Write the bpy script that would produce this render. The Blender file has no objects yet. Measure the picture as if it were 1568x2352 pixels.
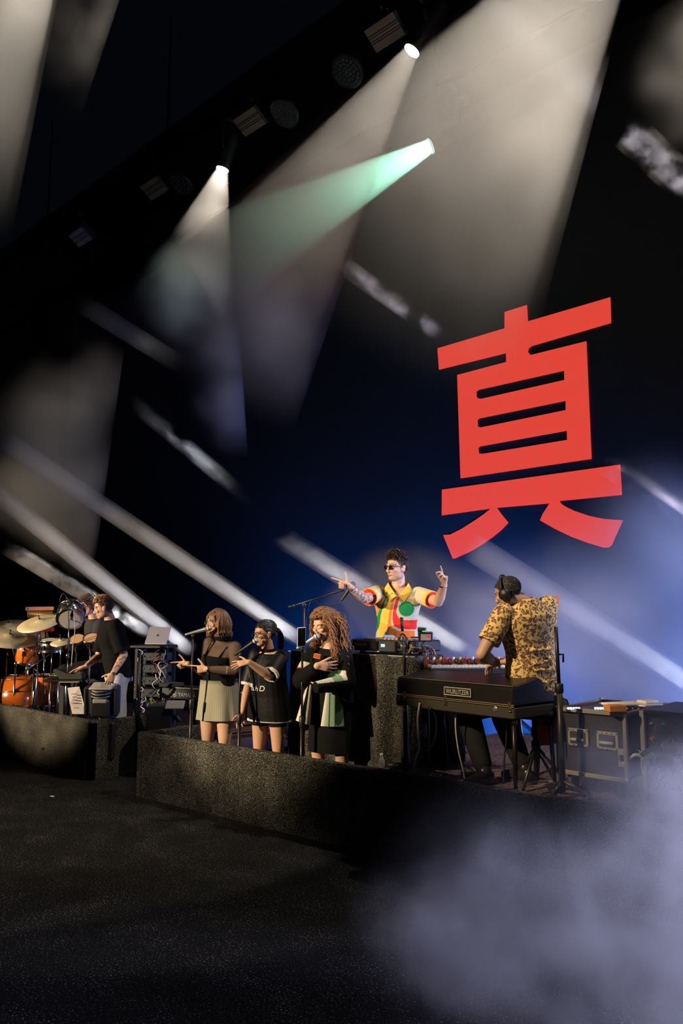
import bpy, bmesh, math, random
import numpy as np
from mathutils import Vector as V, Matrix, Quaternion
random.seed(7)
S = bpy.context.scene
COL = S.collection
# ------------------------------------------------------------------ camera
FPX, CXP, CYP, EYE = 1800.0, 784.0, 1176.0, 1.84
PITCH = math.atan(234 / FPX); YAW = math.radians(133.2)
FW = V((math.cos(YAW) * math.cos(PITCH), math.sin(YAW) * math.cos(PITCH), math.sin(PITCH)))
RT = V((math.sin(YAW), -math.cos(YAW), 0)); UP = RT.cross(FW)
CAM = V((0, 0, EYE))
cd = bpy.data.cameras.new('camera'); cd.sensor_fit = 'HORIZONTAL'; cd.sensor_width = 36
cd.lens = FPX / 1568 * 36; cd.clip_start = 0.05; cd.clip_end = 200
co = bpy.data.objects.new('camera', cd); COL.objects.link(co)
co.matrix_world = Matrix(((RT.x, UP.x, -FW.x, CAM.x), (RT.y, UP.y, -FW.y, CAM.y), (RT.z, UP.z, -FW.z, CAM.z), (0, 0, 0, 1)))
S.camera = co
def ray(x, y): return FW + RT * ((x - CXP) / FPX) + UP * ((CYP - y) / FPX)
def onz(x, y, z): d = ray(x, y); return CAM + d * ((z - EYE) / d.z)
def ony(x, y, Y): d = ray(x, y); return CAM + d * (Y / d.y)
def onx(x, y, X): d = ray(x, y); return CAM + d * (X / d.x)
def ond(x, y, D): return CAM + ray(x, y) * D
def dep(p): return (V(p) - CAM).dot(FW)
def onsph(x, y, c, r, sign=-1):
    """point on the sight line (x, y) at distance r from c; sign -1 = nearer one"""
    d = ray(x, y).normalized(); oc = CAM - V(c); b = oc.dot(d); q = b * b - oc.dot(oc) + r * r
    t = -b + (sign * math.sqrt(q) if q > 0 else 0)
    return CAM + d * t
# ------------------------------------------------------------------ world, exposure, stage lighting
S.view_settings.view_transform = 'Standard'; S.view_settings.look = 'None'
S.view_settings.exposure = 0.0; S.view_settings.gamma = 1.0; S.view_settings.use_curve_mapping = False
S.cycles.use_denoising = True
S.cycles.max_bounces = 2; S.cycles.volume_bounces = 0; S.cycles.diffuse_bounces = 1; S.cycles.glossy_bounces = 1
S.cycles.transparent_max_bounces = 12; S.cycles.volume_max_steps = 256; S.cycles.volume_step_rate = 1.0
S.cycles.use_adaptive_sampling = True; S.cycles.adaptive_threshold = .09; S.cycles.adaptive_min_samples = 16
S.cycles.sample_clamp_indirect = 2.0
W = bpy.data.worlds.new('night'); S.world = W; W.use_nodes = True
W.node_tree.nodes['Background'].inputs[0].default_value = (0.10, 0.14, 0.24, 1)
W.node_tree.nodes['Background'].inputs[1].default_value = 0.010
W.cycles.sampling_method = 'NONE'
def spot(name, loc, target, power, col, deg, blend=.3, rad=.1):
    l = bpy.data.lights.new(name, 'SPOT'); l.energy = power; l.color = col; l.spot_size = math.radians(deg); l.spot_blend = blend; l.shadow_soft_size = rad
    o = bpy.data.objects.new(name, l); COL.objects.link(o); o.location = loc
    o.rotation_euler = (V(target) - V(loc)).to_track_quat('-Z', 'Y').to_euler(); return o
WARM = (1, .77, .50); COOL = (.48, .54, 1.0); BLUE = (.0, .17, 1.0)
LIGHTS_HERE = True
# front-of-house followspots (high in the audience, far out on the left of the picture)
spot('followspot_singers', (-9.0, -9.0, 5.0), (-5.8, 5.0, 1.55), 14500, WARM, 12, .6, .12)
spot('followspot_performer', (-5.6, -9.8, 5.0), (-4.55, 5.8, 1.95), 5600, WARM, 6.2, .4, .12)
spot('followspot_keys', (-5.6, -4.5, 7.4), (-3.15, 5.35, 1.35), 5600, (1, .74, .46), 8.6, .5, .12)
spot('followspot_drums', (-13.5, -8.0, 4.2), (-9.45, 5.3, 1.62), 17500, WARM, 14, .4, .12)
spot('front_wash_floor', (-8.5, -3.0, 7.5), (-6.6, 3.7, 0), 2100, (1, .80, .62), 22, 1.0, .3)
# blue wash lamps on the floor upstage, pale back light from the right
spot('blue_wash_upstage', (1.4, 8.9, .5), (-4.5, 9.9, .9), 3600, BLUE, 80, 1.0, .25)
spot('blue_wash_centre', (-5.6, 8.3, .25), (-6.3, 10.0, .8), 2000, BLUE, 120, 1.0, .3)
spot('blue_wash_left', (-9.4, 8.3, .25), (-9.8, 10.0, .7), 800, BLUE, 120, 1.0, .3)
spot('pale_backlight', (1.2, 7.6, 1.2), (-3.6, 7.2, 1.9), 2300, COOL, 50, .6, .25)
spot('rim_light', (-.6, 9.2, 3.4), (-4.5, 5.9, 1.9), 900, (.75, .80, 1), 24, .5, .15)
spot('smoke_backlight', (1.5, 5.6, 2.6), (-.9, 3.1, .8), 2400, (.62, .63, 1), 46, .7, .2)
# ------------------------------------------------------------------ materials
MATS = {}
def nt(m): m.use_nodes = True; return m.node_tree.nodes, m.node_tree.links
def mat(name, col=(.5, .5, .5), rough=.5, metal=0.0, emit=None, estr=1.0, bump=0.0, bscale=60.0, vary=0.0, alpha=1.0, coat=0.0, attr=None, spec=None, sheen=0.0):
    if name in MATS: return MATS[name]
    m = bpy.data.materials.new(name); N, L = nt(m); b = N['Principled BSDF']
    b.inputs['Base Color'].default_value = (*col, 1); b.inputs['Roughness'].default_value = rough; b.inputs['Metallic'].default_value = metal
    b.inputs['Alpha'].default_value = alpha; b.inputs['Coat Weight'].default_value = coat
    if spec is not None: b.inputs['Specular IOR Level'].default_value = spec
    if sheen: b.inputs['Sheen Weight'].default_value = sheen
    if emit: b.inputs['Emission Color'].default_value = (*emit, 1); b.inputs['Emission Strength'].default_value = estr
    tc = N.new('ShaderNodeTexCoord'); src = None
    if attr:
        a = N.new('ShaderNodeVertexColor'); a.layer_name = attr; src = a.outputs['Color']
    if vary or bump:
        no = N.new('ShaderNodeTexNoise'); no.inputs['Scale'].default_value = bscale; no.inputs['Detail'].default_value = 3
        L.new(tc.outputs['Object'], no.inputs['Vector'])
        if vary:
            mx = N.new('ShaderNodeMixRGB'); mx.blend_type = 'MULTIPLY'; mx.inputs['Fac'].default_value = 1
            rp = N.new('ShaderNodeMapRange'); rp.inputs['To Min'].default_value = 1 - vary; rp.inputs['To Max'].default_value = 1 + vary
            L.new(no.outputs['Fac'], rp.inputs['Value']); L.new(rp.outputs['Result'], mx.inputs['Color2'])
            if src: L.new(src, mx.inputs['Color1'])
            else: mx.inputs['Color1'].default_value = (*col, 1)
            src = mx.outputs['Color']
        if bump:
            bp = N.new('ShaderNodeBump'); bp.inputs['Strength'].default_value = bump; bp.inputs['Distance'].default_value = .01
            L.new(no.outputs['Fac'], bp.inputs['Height']); L.new(bp.outputs['Normal'], b.inputs['Normal'])
    if src: L.new(src, b.inputs['Base Color'])
    MATS[name] = m; return m
def carpet(name, dark, fleck, dens=.62, scale=260.0, bump=.5):
    m = bpy.data.materials.new(name); N, L = nt(m); b = N['Principled BSDF']; b.inputs['Roughness'].default_value = .9; b.inputs['Specular IOR Level'].default_value = .15
    tc = N.new('ShaderNodeTexCoord')
    n1 = N.new('ShaderNodeTexNoise'); n1.inputs['Scale'].default_value = scale * .42; n1.inputs['Detail'].default_value = 2; n1.inputs['Roughness'].default_value = .75
    n2 = N.new('ShaderNodeTexNoise'); n2.inputs['Scale'].default_value = 3.1; n2.inputs['Detail'].default_value = 4
    L.new(tc.outputs['Object'], n1.inputs['Vector']); L.new(tc.outputs['Object'], n2.inputs['Vector'])
    ad = N.new('ShaderNodeMath'); ad.operation = 'MULTIPLY_ADD'; ad.inputs[1].default_value = .16; L.new(n2.outputs['Fac'], ad.inputs[0]); L.new(n1.outputs['Fac'], ad.inputs[2])
    cr = N.new('ShaderNodeValToRGB'); L.new(ad.outputs[0], cr.inputs['Fac'])
    e = cr.color_ramp.elements; e[0].position = dens; e[0].color = (*dark, 1); e[1].position = dens + .13; e[1].color = (*fleck, 1)
    L.new(cr.outputs['Color'], b.inputs['Base Color'])
    bp = N.new('ShaderNodeBump'); bp.inputs['Strength'].default_value = bump; bp.inputs['Distance'].default_value = .012
    L.new(n1.outputs['Fac'], bp.inputs['Height']); L.new(bp.outputs['Normal'], b.inputs['Normal'])
    MATS[name] = m; return m
BLACK = mat('black_plastic', (.012, .012, .013), .45)
MATTE = mat('matte_black', (.008, .008, .009), .85)
STEEL = mat('chrome', (.72, .72, .74), .16, 1.0)
DSTEEL = mat('dark_metal', (.05, .05, .055), .38, .8)
GREY = mat('grey_plastic', (.16, .16, .17), .5)
WHITE = mat('white_paint', (.75, .74, .70), .5)
RUBBER = mat('rubber', (.01, .01, .01), .7)
CABLE = mat('black_cable', (.02, .02, .024), .45)
WCABLE = mat('pale_cable', (.55, .55, .58), .45)
CARPET = carpet('riser_carpet', (.007, .007, .006), (.27, .255, .21), .595, 360)
FLOORC = carpet('stage_floor_carpet', (.0045, .0045, .0045), (.46, .43, .38), .68, 210)
# ------------------------------------------------------------------ mesh building
class MB:
    def __init__(s): s.v = []; s.f = []; s.M = Matrix.Identity(4); s.sm = []
    def at(s, o, x=None, z=None):
        """local frame: origin o, x axis, z axis (world)"""
        z = V(z or (0, 0, 1)).normalized(); x = V(x or (1, 0, 0)); x = (x - z * x.dot(z)).normalized(); y = z.cross(x); o = V(o)
        s.M = Matrix(((x.x, y.x, z.x, o.x), (x.y, y.y, z.y, o.y), (x.z, y.z, z.z, o.z), (0, 0, 0, 1))); return s
    def add(s, vs, fs, smooth=False):
        b = len(s.v); s.v += [s.M @ V(p) for p in vs]; s.f += [tuple(b + i for i in f) for f in fs]; s.sm += [smooth] * len(fs); return s
    def box(s, c, d, bev=0.0):
        c = V(c); x, y, z = [k / 2 for k in d]
        if bev <= 0:
            vs = [c + V((sx * x, sy * y, sz * z)) for sz in (-1, 1) for sy in (-1, 1) for sx in (-1, 1)]
            return s.add(vs, [(0, 2, 3, 1), (4, 5, 7, 6), (0, 1, 5, 4), (2, 6, 7, 3), (0, 4, 6, 2), (1, 3, 7, 5)])
        bev = min(bev, x * .9, y * .9, z * .9); ring = []
        for zz, ins in ((-z, bev), (-z + bev, 0), (z - bev, 0), (z, bev)):
            X, Y = x - ins, y - ins; q = bev if ins == 0 else bev * .6
            ring.append([c + V(p + (zz,)) for p in ((-X + q, -Y), (X - q, -Y), (X, -Y + q), (X, Y - q), (X - q, Y), (-X + q, Y), (-X, Y - q), (-X, -Y + q))])
        vs = [p for r in ring for p in r]; fs = [tuple(range(7, -1, -1)), tuple(range(24, 32))]
        for k in range(3):
            for i in range(8): j = (i + 1) % 8; fs.append((k * 8 + i, k * 8 + j, k * 8 + 8 + j, k * 8 + 8 + i))
        return s.add(vs, fs)
    def tube(s, pts, r, n=8, cap=True, smooth=True):
        pts = [V(p) for p in pts]; m = len(pts); rs = r if isinstance(r, (list, tuple)) else [r] * m
        t0 = (pts[1] - pts[0]).normalized(); u = t0.orthogonal().normalized(); vs = []; fs = []
        for i, p in enumerate(pts):
            t = ((pts[min(i + 1, m - 1)] - pts[max(i - 1, 0)])).normalized(); u = (u - t * u.dot(t))
            u = u.normalized() if u.length > 1e-6 else t.orthogonal().normalized(); w = t.cross(u)
            for k in range(n): a = 2 * math.pi * k / n; vs.append(p + (u * math.cos(a) + w * math.sin(a)) * rs[i])
        for i in range(m - 1):
            for k in range(n): j = (k + 1) % n; fs.append((i * n + k, i * n + j, i * n + n + j, i * n + n + k))
        s.add(vs, fs, smooth)
        if cap: b = len(s.v) - m * n; s.f += [tuple(b + k for k in range(n - 1, -1, -1)), tuple(b + (m - 1) * n + k for k in range(n))]; s.sm += [False, False]
        return s
    def lathe(s, prof, n=24, smooth=True, cap=True):
        """profile [(r, z)] about local z"""
        vs = []; fs = []; m = len(prof)
        for r, z in prof:
            for k in range(n): a = 2 * math.pi * k / n; vs.append((r * math.cos(a), r * math.sin(a), z))
        for i in range(m - 1):
            for k in range(n): j = (k + 1) % n; fs.append((i * n + k, i * n + j, i * n + n + j, i * n + n + k))
        s.add(vs, fs, smooth)
        if cap:
            b = len(s.v) - m * n; s.f += [tuple(b + k for k in range(n - 1, -1, -1)), tuple(b + (m - 1) * n + k for k in range(n))]; s.sm += [False, False]
        return s
    def ell(s, c, r, nu=14, nv=9, R=None):
        c = V(c); r = (r, r, r) if isinstance(r, (int, float)) else r; vs = []; fs = []
        for i in range(nv + 1):
            th = math.pi * i / nv
            for k in range(nu):
                a = 2 * math.pi * k / nu; p = V((r[0] * math.sin(th) * math.cos(a), r[1] * math.sin(th) * math.sin(a), r[2] * math.cos(th)))
                vs.append(c + (R @ p if R else p))
        for i in range(nv):
            for k in range(nu): j = (k + 1) % nu; fs.append((i * nu + k, i * nu + nu + k, i * nu + nu + j, i * nu + j))
        return s.add(vs, fs, True)
    def prism(s, poly, z0, z1):
        n = len(poly); vs = [(p[0], p[1], z0) for p in poly] + [(p[0], p[1], z1) for p in poly]
        fs = [tuple(range(n - 1, -1, -1)), tuple(range(n, 2 * n))] + [(i, (i + 1) % n, n + (i + 1) % n, n + i) for i in range(n)]
        return s.add(vs, fs)
    def quad(s, a, b, c, d): return s.add([a, b, c, d], [(0, 1, 2, 3)])
    def build(s, name, m, parent=None, **kw):
        me = bpy.data.meshes.new(name); o = bpy.data.objects.new(name, me); COL.objects.link(o)
        off = V((0, 0, 0))
        if parent is None:
            a = np.array([tuple(p) for p in s.v]); lo = a.min(0); hi = a.max(0); off = V(((lo[0] + hi[0]) / 2, (lo[1] + hi[1]) / 2, lo[2])); o.location = off
        else:
            o.parent = parent; par = parent; off = V(par.get('_w', (0, 0, 0)))
        me.from_pydata([tuple(p - off) for p in s.v], [], s.f); me.materials.append(m)
        me.polygons.foreach_set('use_smooth', s.sm); o['_w'] = tuple(off)
        for k, val in kw.items(): o[k] = val
        return o
def tag(o, label, cat, group=None, kind=None):
    o['label'] = label
    if cat: o['category'] = cat
    if group: o['group'] = group
    if kind: o['kind'] = kind
    return o
def thing(name, label, cat, loc, group=None):
    o = bpy.data.objects.new(name, None); COL.objects.link(o); o.location = V(loc); o['_w'] = tuple(V(loc)); o.empty_display_size = .1
    return tag(o, label, cat, group)
def cable(pts, r=.006, n=6, sub=6):
    """smooth curve through points -> tube points"""
    P = [V(p) for p in pts]; out = []
    for i in range(len(P) - 1):
        p0, p1, p2, p3 = P[max(i - 1, 0)], P[i], P[i + 1], P[min(i + 2, len(P) - 1)]
        for k in range(sub):
            t = k / sub; out.append(.5 * ((2 * p1) + (p2 - p0) * t + (2 * p0 - 5 * p1 + 4 * p2 - p3) * t * t + (3 * p1 - p0 - 3 * p2 + p3) * t ** 3))
    out.append(P[-1]); return out
def letters(txt, name, m, parent, origin, xdir, ydir, height, wrap=None, extr=.002, align='LEFT'):
    """flat raised lettering as a mesh: origin = baseline left, ydir = up"""
    c = bpy.data.curves.new(name, 'FONT'); c.body = txt; c.size = 1; c.align_x = align; c.extrude = 0
    t = bpy.data.objects.new('tmp', c); COL.objects.link(t); dg = bpy.context.evaluated_depsgraph_get(); dg.update()
    me = bpy.data.meshes.new_from_object(t.evaluated_get(dg)); bpy.data.objects.remove(t)
    X = V(xdir).normalized(); Y = V(ydir).normalized(); Z = X.cross(Y); off = V(parent['_w']); o0 = V(origin)
    xs = [v.co.y for v in me.vertices]; h = max(xs) - min(xs); k = height / h
    w = max(v.co.x for v in me.vertices) * k
    for v in me.vertices: v.co = o0 + X * v.co.x * k + Y * (v.co.y) * k + Z * extr - off
    if wrap is not None:   # lay the print on the cloth
        from mathutils.bvhtree import BVHTree
        tr = BVHTree.FromPolygons([v.co for v in wrap.data.vertices], [tuple(p.vertices) for p in wrap.data.polygons])
        for v in me.vertices:
            h = tr.ray_cast(v.co + Z * .1, -Z)
            if h[0]: v.co = h[0] + Z * .004
    me.materials.clear(); me.materials.append(m)
    o = bpy.data.objects.new(name, me); COL.objects.link(o); o.parent = parent; o['_w'] = tuple(off); o['width'] = w
    return o
# ------------------------------------------------------------------ setting
mb = MB(); mb.quad((-40, -12, 0), (12, -12, 0), (12, 12, 0), (-40, 12, 0)); o = mb.build('floor', FLOORC); tag(o, 'black speckled carpet covering the stage floor', 'floor', kind='structure')
mb = MB(); mb.box((-14, 10.45, 7), (52, .1, 14)); o = mb.build('wall_back', mat('black_drape', (.006, .006, .007), .95)); tag(o, 'black back wall of the stage behind the screen', 'wall', kind='structure')
YW = 10.0
scr = thing('led_screen', 'tall black video screen showing one huge red character', 'screen', (-8, YW, 0))
mb = MB(); mb.box((-8.5, YW + .09, 5.0), (22, .16, 10)); mb.build('screen_panel', mat('screen_black', (.020, .020, .022), .75), scr)
LEDR = bpy.data.materials.new('lit_red_pixels'); N, L = nt(LEDR); b = N['Principled BSDF']; b.inputs['Base Color'].default_value = (.05, .01, .01, 1); b.inputs['Roughness'].default_value = .6
tc = N.new('ShaderNodeTexCoord'); wv = []
for ax in ('X', 'Z'):
    w = N.new('ShaderNodeTexWave'); w.wave_type = 'BANDS'; w.bands_direction = ax; w.inputs['Scale'].default_value = 16; L.new(tc.outputs['Object'], w.inputs['Vector']); wv.append(w)
mm = N.new('ShaderNodeMath'); mm.operation = 'MULTIPLY'; L.new(wv[0].outputs['Fac'], mm.inputs[0]); L.new(wv[1].outputs['Fac'], mm.inputs[1])
mr = N.new('ShaderNodeMapRange'); mr.inputs['To Min'].default_value = .80; mr.inputs['To Max'].default_value = 1.0; L.new(mm.outputs[0], mr.inputs['Value'])
L.new(mr.outputs[0], b.inputs['Emission Strength']); b.inputs['Emission Color'].default_value = (.87, .068, .044, 1)
def kz(x, y): return ony(980 + x / 3.2667, 660 + y / 3.2667, YW)
KJ = [  # outer outline pieces of the character, traced on the plane of the screen
 [(80,458),(583,308),(583,186),(752,132),(760,255),(1378,74),(1384,269),(785,443),(765,462),(760,487),(780,508),(1198,404),(1237,1288),(253,1434),(228,658),(596,560),(594,496),(92,619)],
 [(113,1518),(1452,1330),(1465,1558),(996,1604),(1012,1626),(1050,1650),(1110,1678),(1220,1715),(1330,1738),(1472,1748),(1388,1935),(1365,1952),(1330,1954),(1210,1918),(1080,1870),(960,1812),(848,1748),(870,1698),(920,1622),(528,1655),(560,1700),(614,1766),(560,1822),(500,1872),(420,1928),(330,1982),(215,2034),(195,2036),(122,1858),(175,1855),(260,1812),(370,1742),(430,1700),(478,1661),(112,1712)]]
HO = [[(1030,627),(1032,695),(410,836),(385,834),(375,820),(374,785),(392,770)], [(1041,853),(1042,921),(405,1051),(385,1046),(382,1000),(395,985)], [(1050,1077),(1052,1145),(415,1250),(393,1246),(388,1210),(400,1195)]]
from mathutils.geometry import tessellate_polygon
lit = MB()
for poly, holes in ((KJ[0], HO), (KJ[1], [])):
    loops = [[kz(*p) for p in q] for q in [poly] + holes]; flat = [p for q in loops for p in q]
    tr = tessellate_polygon([[V((p.x, p.z, 0)) for p in q] for q in loops])
    lit.add([(p.x, p.y - .004, p.z) for p in flat], [tuple(t) for t in tr])
o = lit.build('lit_character', LEDR, scr); o['label'] = 'glowing red character on the screen'
# risers: carpeted walls round sunken decks
def fy(X): return 4.61 + .0571 * (X + 7.2)
def riser(name, label, x0, x1, yb, ztop, deck, slope, wallx):
    t = thing(name, label, 'platform', ((x0 + x1) / 2, 4.7, 0))
    f = (lambda X: fy(X)) if slope else (lambda X: 4.66)
    th = .07
    mb = MB(); n = 24; vs = []; fs = []
    def hw(P, Q, nrm):
        # a carpet wall with rounded top edge from P to Q
        prof = [(0, 0), (0, ztop - .03), (-.008, ztop - .008), (-.028, ztop), (-th + .02, ztop), (-th, ztop - .02), (-th, 0)]
        b = []
        for E in (P, Q):
            for d, z in prof: b.append(V((E[0], E[1], 0)) + V(nrm) * d + V((0, 0, z)))
        k = len(prof); return b, [(i, i + 1, k + i + 1, k + i) for i in range(k - 1)] + [tuple(range(k)), tuple(range(2 * k - 1, k - 1, -1))]
    w = MB(); b, fs = hw((x0, f(x0)), (x1, f(x1)), (0, -1, 0)); w.add(b, fs); w.build('front_wall', CARPET, t)
    for X, nx in wallx:
        w = MB(); b, fs = hw((X, f(X) + .0), (X, 5.48), (nx, 0, 0)); w.add(b, fs); w.build('side_wall', CARPET, t)
    w = MB(); w.prism([(x0 + .072, f(x0) + .071), (x1 - .072, f(x1) + .071), (x1 - .072, yb), (x0 + .072, yb)], 0, deck); w.build('deck', mat('deck_boards', (.09, .05, .045), .7, vary=.3, bscale=6), t)
    return t
RL = riser('drum_riser', 'black carpeted drum platform at the left edge of the stage', -14.5, -8.22, 8.2, .65, .2, False, [(-8.22, 1)])
RR = riser('band_riser', 'long grey carpeted platform under the three singers', -7.2, -1.6, 5.5, .64, .18, True, [(-7.2, -1), (-1.6, 1)])
KDECK = .56
mb = MB(); mb.prism([(-4.42, fy(-4.42) + .071), (-1.68, fy(-1.68) + .071), (-1.68, 7.7), (-4.75, 7.7), (-4.75, 5.52), (-4.42, 5.52)], .181, KDECK); o = mb.build('keyboard_deck', carpet('worn_red_carpet', (.05, .022, .022), (.17, .12, .10), .5, 120), RR); o['label'] = 'raised reddish deck under the keyboards'
o = MB().box((0, 0, 0), (.05, .03, .004)); o.v = [p + V(onz(120, 1829, .004)) for p in o.v]; o = o.build('paper_scrap', WHITE); tag(o, 'tiny white paper scrap lying on the dark floor', 'paper')
# ------------------------------------------------------------------ rig and light beams
TRUSSM = mat('black_truss', (.003, .003, .003), .95, spec=.05)
def truss(Y, Z, x0, x1, label):
    t = thing('lighting_bar', label, 'lighting bar', ((x0 + x1) / 2, Y, Z), 'lighting bars')
    MB().tube([(x0, Y, Z), (x1, Y, Z)], .035, 10).build('pipe', TRUSSM, t)
    for i in range(6): x = x0 + 1 + i * (x1 - x0 - 2) / 5; MB().tube([(x, Y, Z), (x, Y, Z + 2.5)], .015, 6).build('hanger', TRUSSM, t)
truss(6.85, 9.4, -24, -1, 'black bar carrying the flat strobes and pale spot lamps')
truss(8.6, 9.4, -24, -1, 'black bar further upstage carrying the green spot lamp')
def haze_mat(name, dens, scale=1.0, lo=None, hi=.7, seed=0.0, aniso=0.0, detail=2.0, floor_d=0.0, blobs=None, fade=None, rate=2.5, near=None, erode=.22):
    """smoke: noise-broken density; blobs = [(centre, radius)] where the smoke hangs, fade = (point, r0, r1) thinning out"""
    m = bpy.data.materials.new(name); N, L = nt(m); N.remove(N['Principled BSDF']); out = N['Material Output']
    vs = N.new('ShaderNodeVolumeScatter'); vs.inputs['Color'].default_value = (1, 1, 1, 1); vs.inputs['Anisotropy'].default_value = aniso
    if lo is None: vs.inputs['Density'].default_value = dens
    else:
        ge = N.new('ShaderNodeNewGeometry'); P = ge.outputs['Position']
        no = N.new('ShaderNodeTexNoise'); no.noise_dimensions = '3D'; no.inputs['Scale'].default_value = scale; no.inputs['Detail'].default_value = detail; no.inputs['Roughness'].default_value = .6
        ofs = N.new('ShaderNodeVectorMath'); ofs.operation = 'ADD'; ofs.inputs[1].default_value = (seed, seed * 1.7, seed * .6); L.new(P, ofs.inputs[0]); L.new(ofs.outputs[0], no.inputs['Vector'])
        def fall(c, r0, r1):
            ds = N.new('ShaderNodeVectorMath'); ds.operation = 'DISTANCE'; ds.inputs[1].default_value = tuple(c); L.new(P, ds.inputs[0])
            q = N.new('ShaderNodeMapRange'); q.interpolation_type = 'SMOOTHSTEP'; q.inputs['From Min'].default_value = r1; q.inputs['From Max'].default_value = r0; L.new(ds.outputs['Value'], q.inputs['Value']); return q.outputs[0]
        acc = None
        for c, r in (blobs or []):
            f = fall(c, r * .25, r)
            if acc is None: acc = f
            else:
                a = N.new('ShaderNodeMath'); a.operation = 'MAXIMUM'; L.new(acc, a.inputs[0]); L.new(f, a.inputs[1]); acc = a.outputs[0]
        if fade:
            f = fall(*fade)
            if acc is None: acc = f
            else:
                a = N.new('ShaderNodeMath'); a.operation = 'MAXIMUM'; L.new(acc, a.inputs[0]); L.new(f, a.inputs[1]); acc = a.outputs[0]
        fac = no.outputs['Fac']
        if acc is not None and erode:   # the cloud is eaten away towards its rim
            er = N.new('ShaderNodeMath'); er.operation = 'MULTIPLY_ADD'; er.inputs[1].default_value = erode; L.new(acc, er.inputs[0]); sb_ = N.new('ShaderNodeMath'); sb_.operation = 'SUBTRACT'; sb_.inputs[1].default_value = erode; L.new(fac, sb_.inputs[0]); L.new(sb_.outputs[0], er.inputs[2]); fac = er.outputs[0]
        mr = N.new('ShaderNodeMapRange'); mr.interpolation_type = 'SMOOTHSTEP'; mr.inputs['From Min'].default_value = lo; mr.inputs['From Max'].default_value = hi; mr.inputs['To Min'].default_value = floor_d; mr.inputs['To Max'].default_value = dens
        L.new(fac, mr.inputs['Value']); res = mr.outputs[0]
        if acc is not None:
            mu = N.new('ShaderNodeMath'); mu.operation = 'MULTIPLY'; L.new(res, mu.inputs[0]); L.new(acc, mu.inputs[1]); res = mu.outputs[0]
        if near:   # the air right under the lamp is clearer
            f = fall(near[0], near[1], near[2]); iv = N.new('ShaderNodeMath'); iv.operation = 'MULTIPLY_ADD'; iv.inputs[1].default_value = near[3] - 1; iv.inputs[2].default_value = 1; L.new(f, iv.inputs[0])
            mu = N.new('ShaderNodeMath'); mu.operation = 'MULTIPLY'; L.new(res, mu.inputs[0]); L.new(iv.outputs[0], mu.inputs[1]); res = mu.outputs[0]
        L.new(res, vs.inputs['Density'])
    L.new(vs.outputs[0], out.inputs['Volume']); m.cycles.volume_step_rate = rate
    return m
def perp(p, axis): return axis.cross((p - CAM)).normalized()
HOUSE = mat('lamp_housing', (.014, .014, .015), .45)
GLOW = mat('lit_lens', (.8, .8, .8), .3, emit=(1, .97, .9), estr=3.0)
GGLOW = mat('lit_green_lens', (.7, .8, .75), .3, emit=(.55, .95, .75), estr=1.2)
def lens_glass(name, col, st):
    m = bpy.data.materials.new(name); N, L = nt(m); N.remove(N['Principled BSDF']); a = N.new('ShaderNodeAddShader'); t = N.new('ShaderNodeBsdfTransparent'); t.inputs[0].default_value = (.92, .92, .92, 1); e = N.new('ShaderNodeEmission'); e.inputs[0].default_value = (*col, 1); e.inputs[1].default_value = st
    L.new(t.outputs[0], a.inputs[0]); L.new(e.outputs[0], a.inputs[1]); L.new(a.outputs[0], N['Material Output'].inputs['Surface']); return m
LENSW = lens_glass('glowing_lens', (1, .97, .92), .9); LENSG = lens_glass('glowing_green_lens', (.62, .95, .80), .55)
def moving_head(lamp, axis, half, r0, power, col, label, glow, bar=None):
    """spot lamp hanging from a yoke: hollow barrel with its bright reflector inside"""
    back = r0 / math.tan(half); apex = lamp - axis * back
    t = thing('moving_head', label, 'stage light', lamp, 'hanging spot lamps')
    L_ = back + .28
    mb = MB().at(lamp, axis.orthogonal(), axis)
    mb.lathe([(r0 * 1.22, -L_), (r0 * 1.38, -L_ + .05), (r0 * 1.30, -.05), (r0 * 1.22, .0), (r0 * 1.10, .0), (r0 * 1.08, -back - .02), (.0, -back - .03)], 28, cap=False); mb.build('barrel', HOUSE, t)
    mb = MB().at(apex - axis * .008, axis.orthogonal(), axis); mb.lathe([(.001, 0), (r0 * 1.02, .0), (r0 * 1.06, .006)], 28, cap=False); mb.build('reflector', glow, t)
    mb = MB().at(lamp, axis.orthogonal(), axis)
    mb.lathe([(r0 * 1.04, -.005), (r0 * 1.12, -.005), (r0 * 1.12, .012), (r0 * 1.04, .012), (r0 * 1.04, -.005)], 28, cap=False); mb.build('lens_ring', glow, t)
    mb = MB().at(lamp + axis * .004, axis.orthogonal(), axis); mb.lathe([(.001, .008), (r0 * .6, .006), (r0 * 1.04, 0)], 28, cap=False); mb.build('lens', LENSG if glow is GGLOW else LENSW, t)
    side = axis.cross(V((0, 0, 1))).normalized(); c = lamp - axis * (L_ * .5); top = c + V((0, 0, .42))
    y = MB()
    y.tube([c + side * r0 * 1.3, c + side * (r0 * 1.55) + V((0, 0, .02)), top + side * r0 * 1.5, top - side * r0 * 1.5, c - side * (r0 * 1.55) + V((0, 0, .02)), c - side * r0 * 1.3], .028, 6)
    y.build('yoke', HOUSE, t)
    MB().box(top + V((0, 0, .08)), (.26, .26, .15), .02).build('base', HOUSE, t)
    MB().tube([top + V((0, 0, .14)), V((top.x, bar or top.y, max(top.z + .3, 9.4)))], .03, 8).build('clamp', HOUSE, t)
    sp = spot('lamp_bulb', apex, lamp + axis, power, col, math.degrees(half) * 2, .12, .012); sp.parent = t; sp.location = apex - lamp
    return apex
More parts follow.
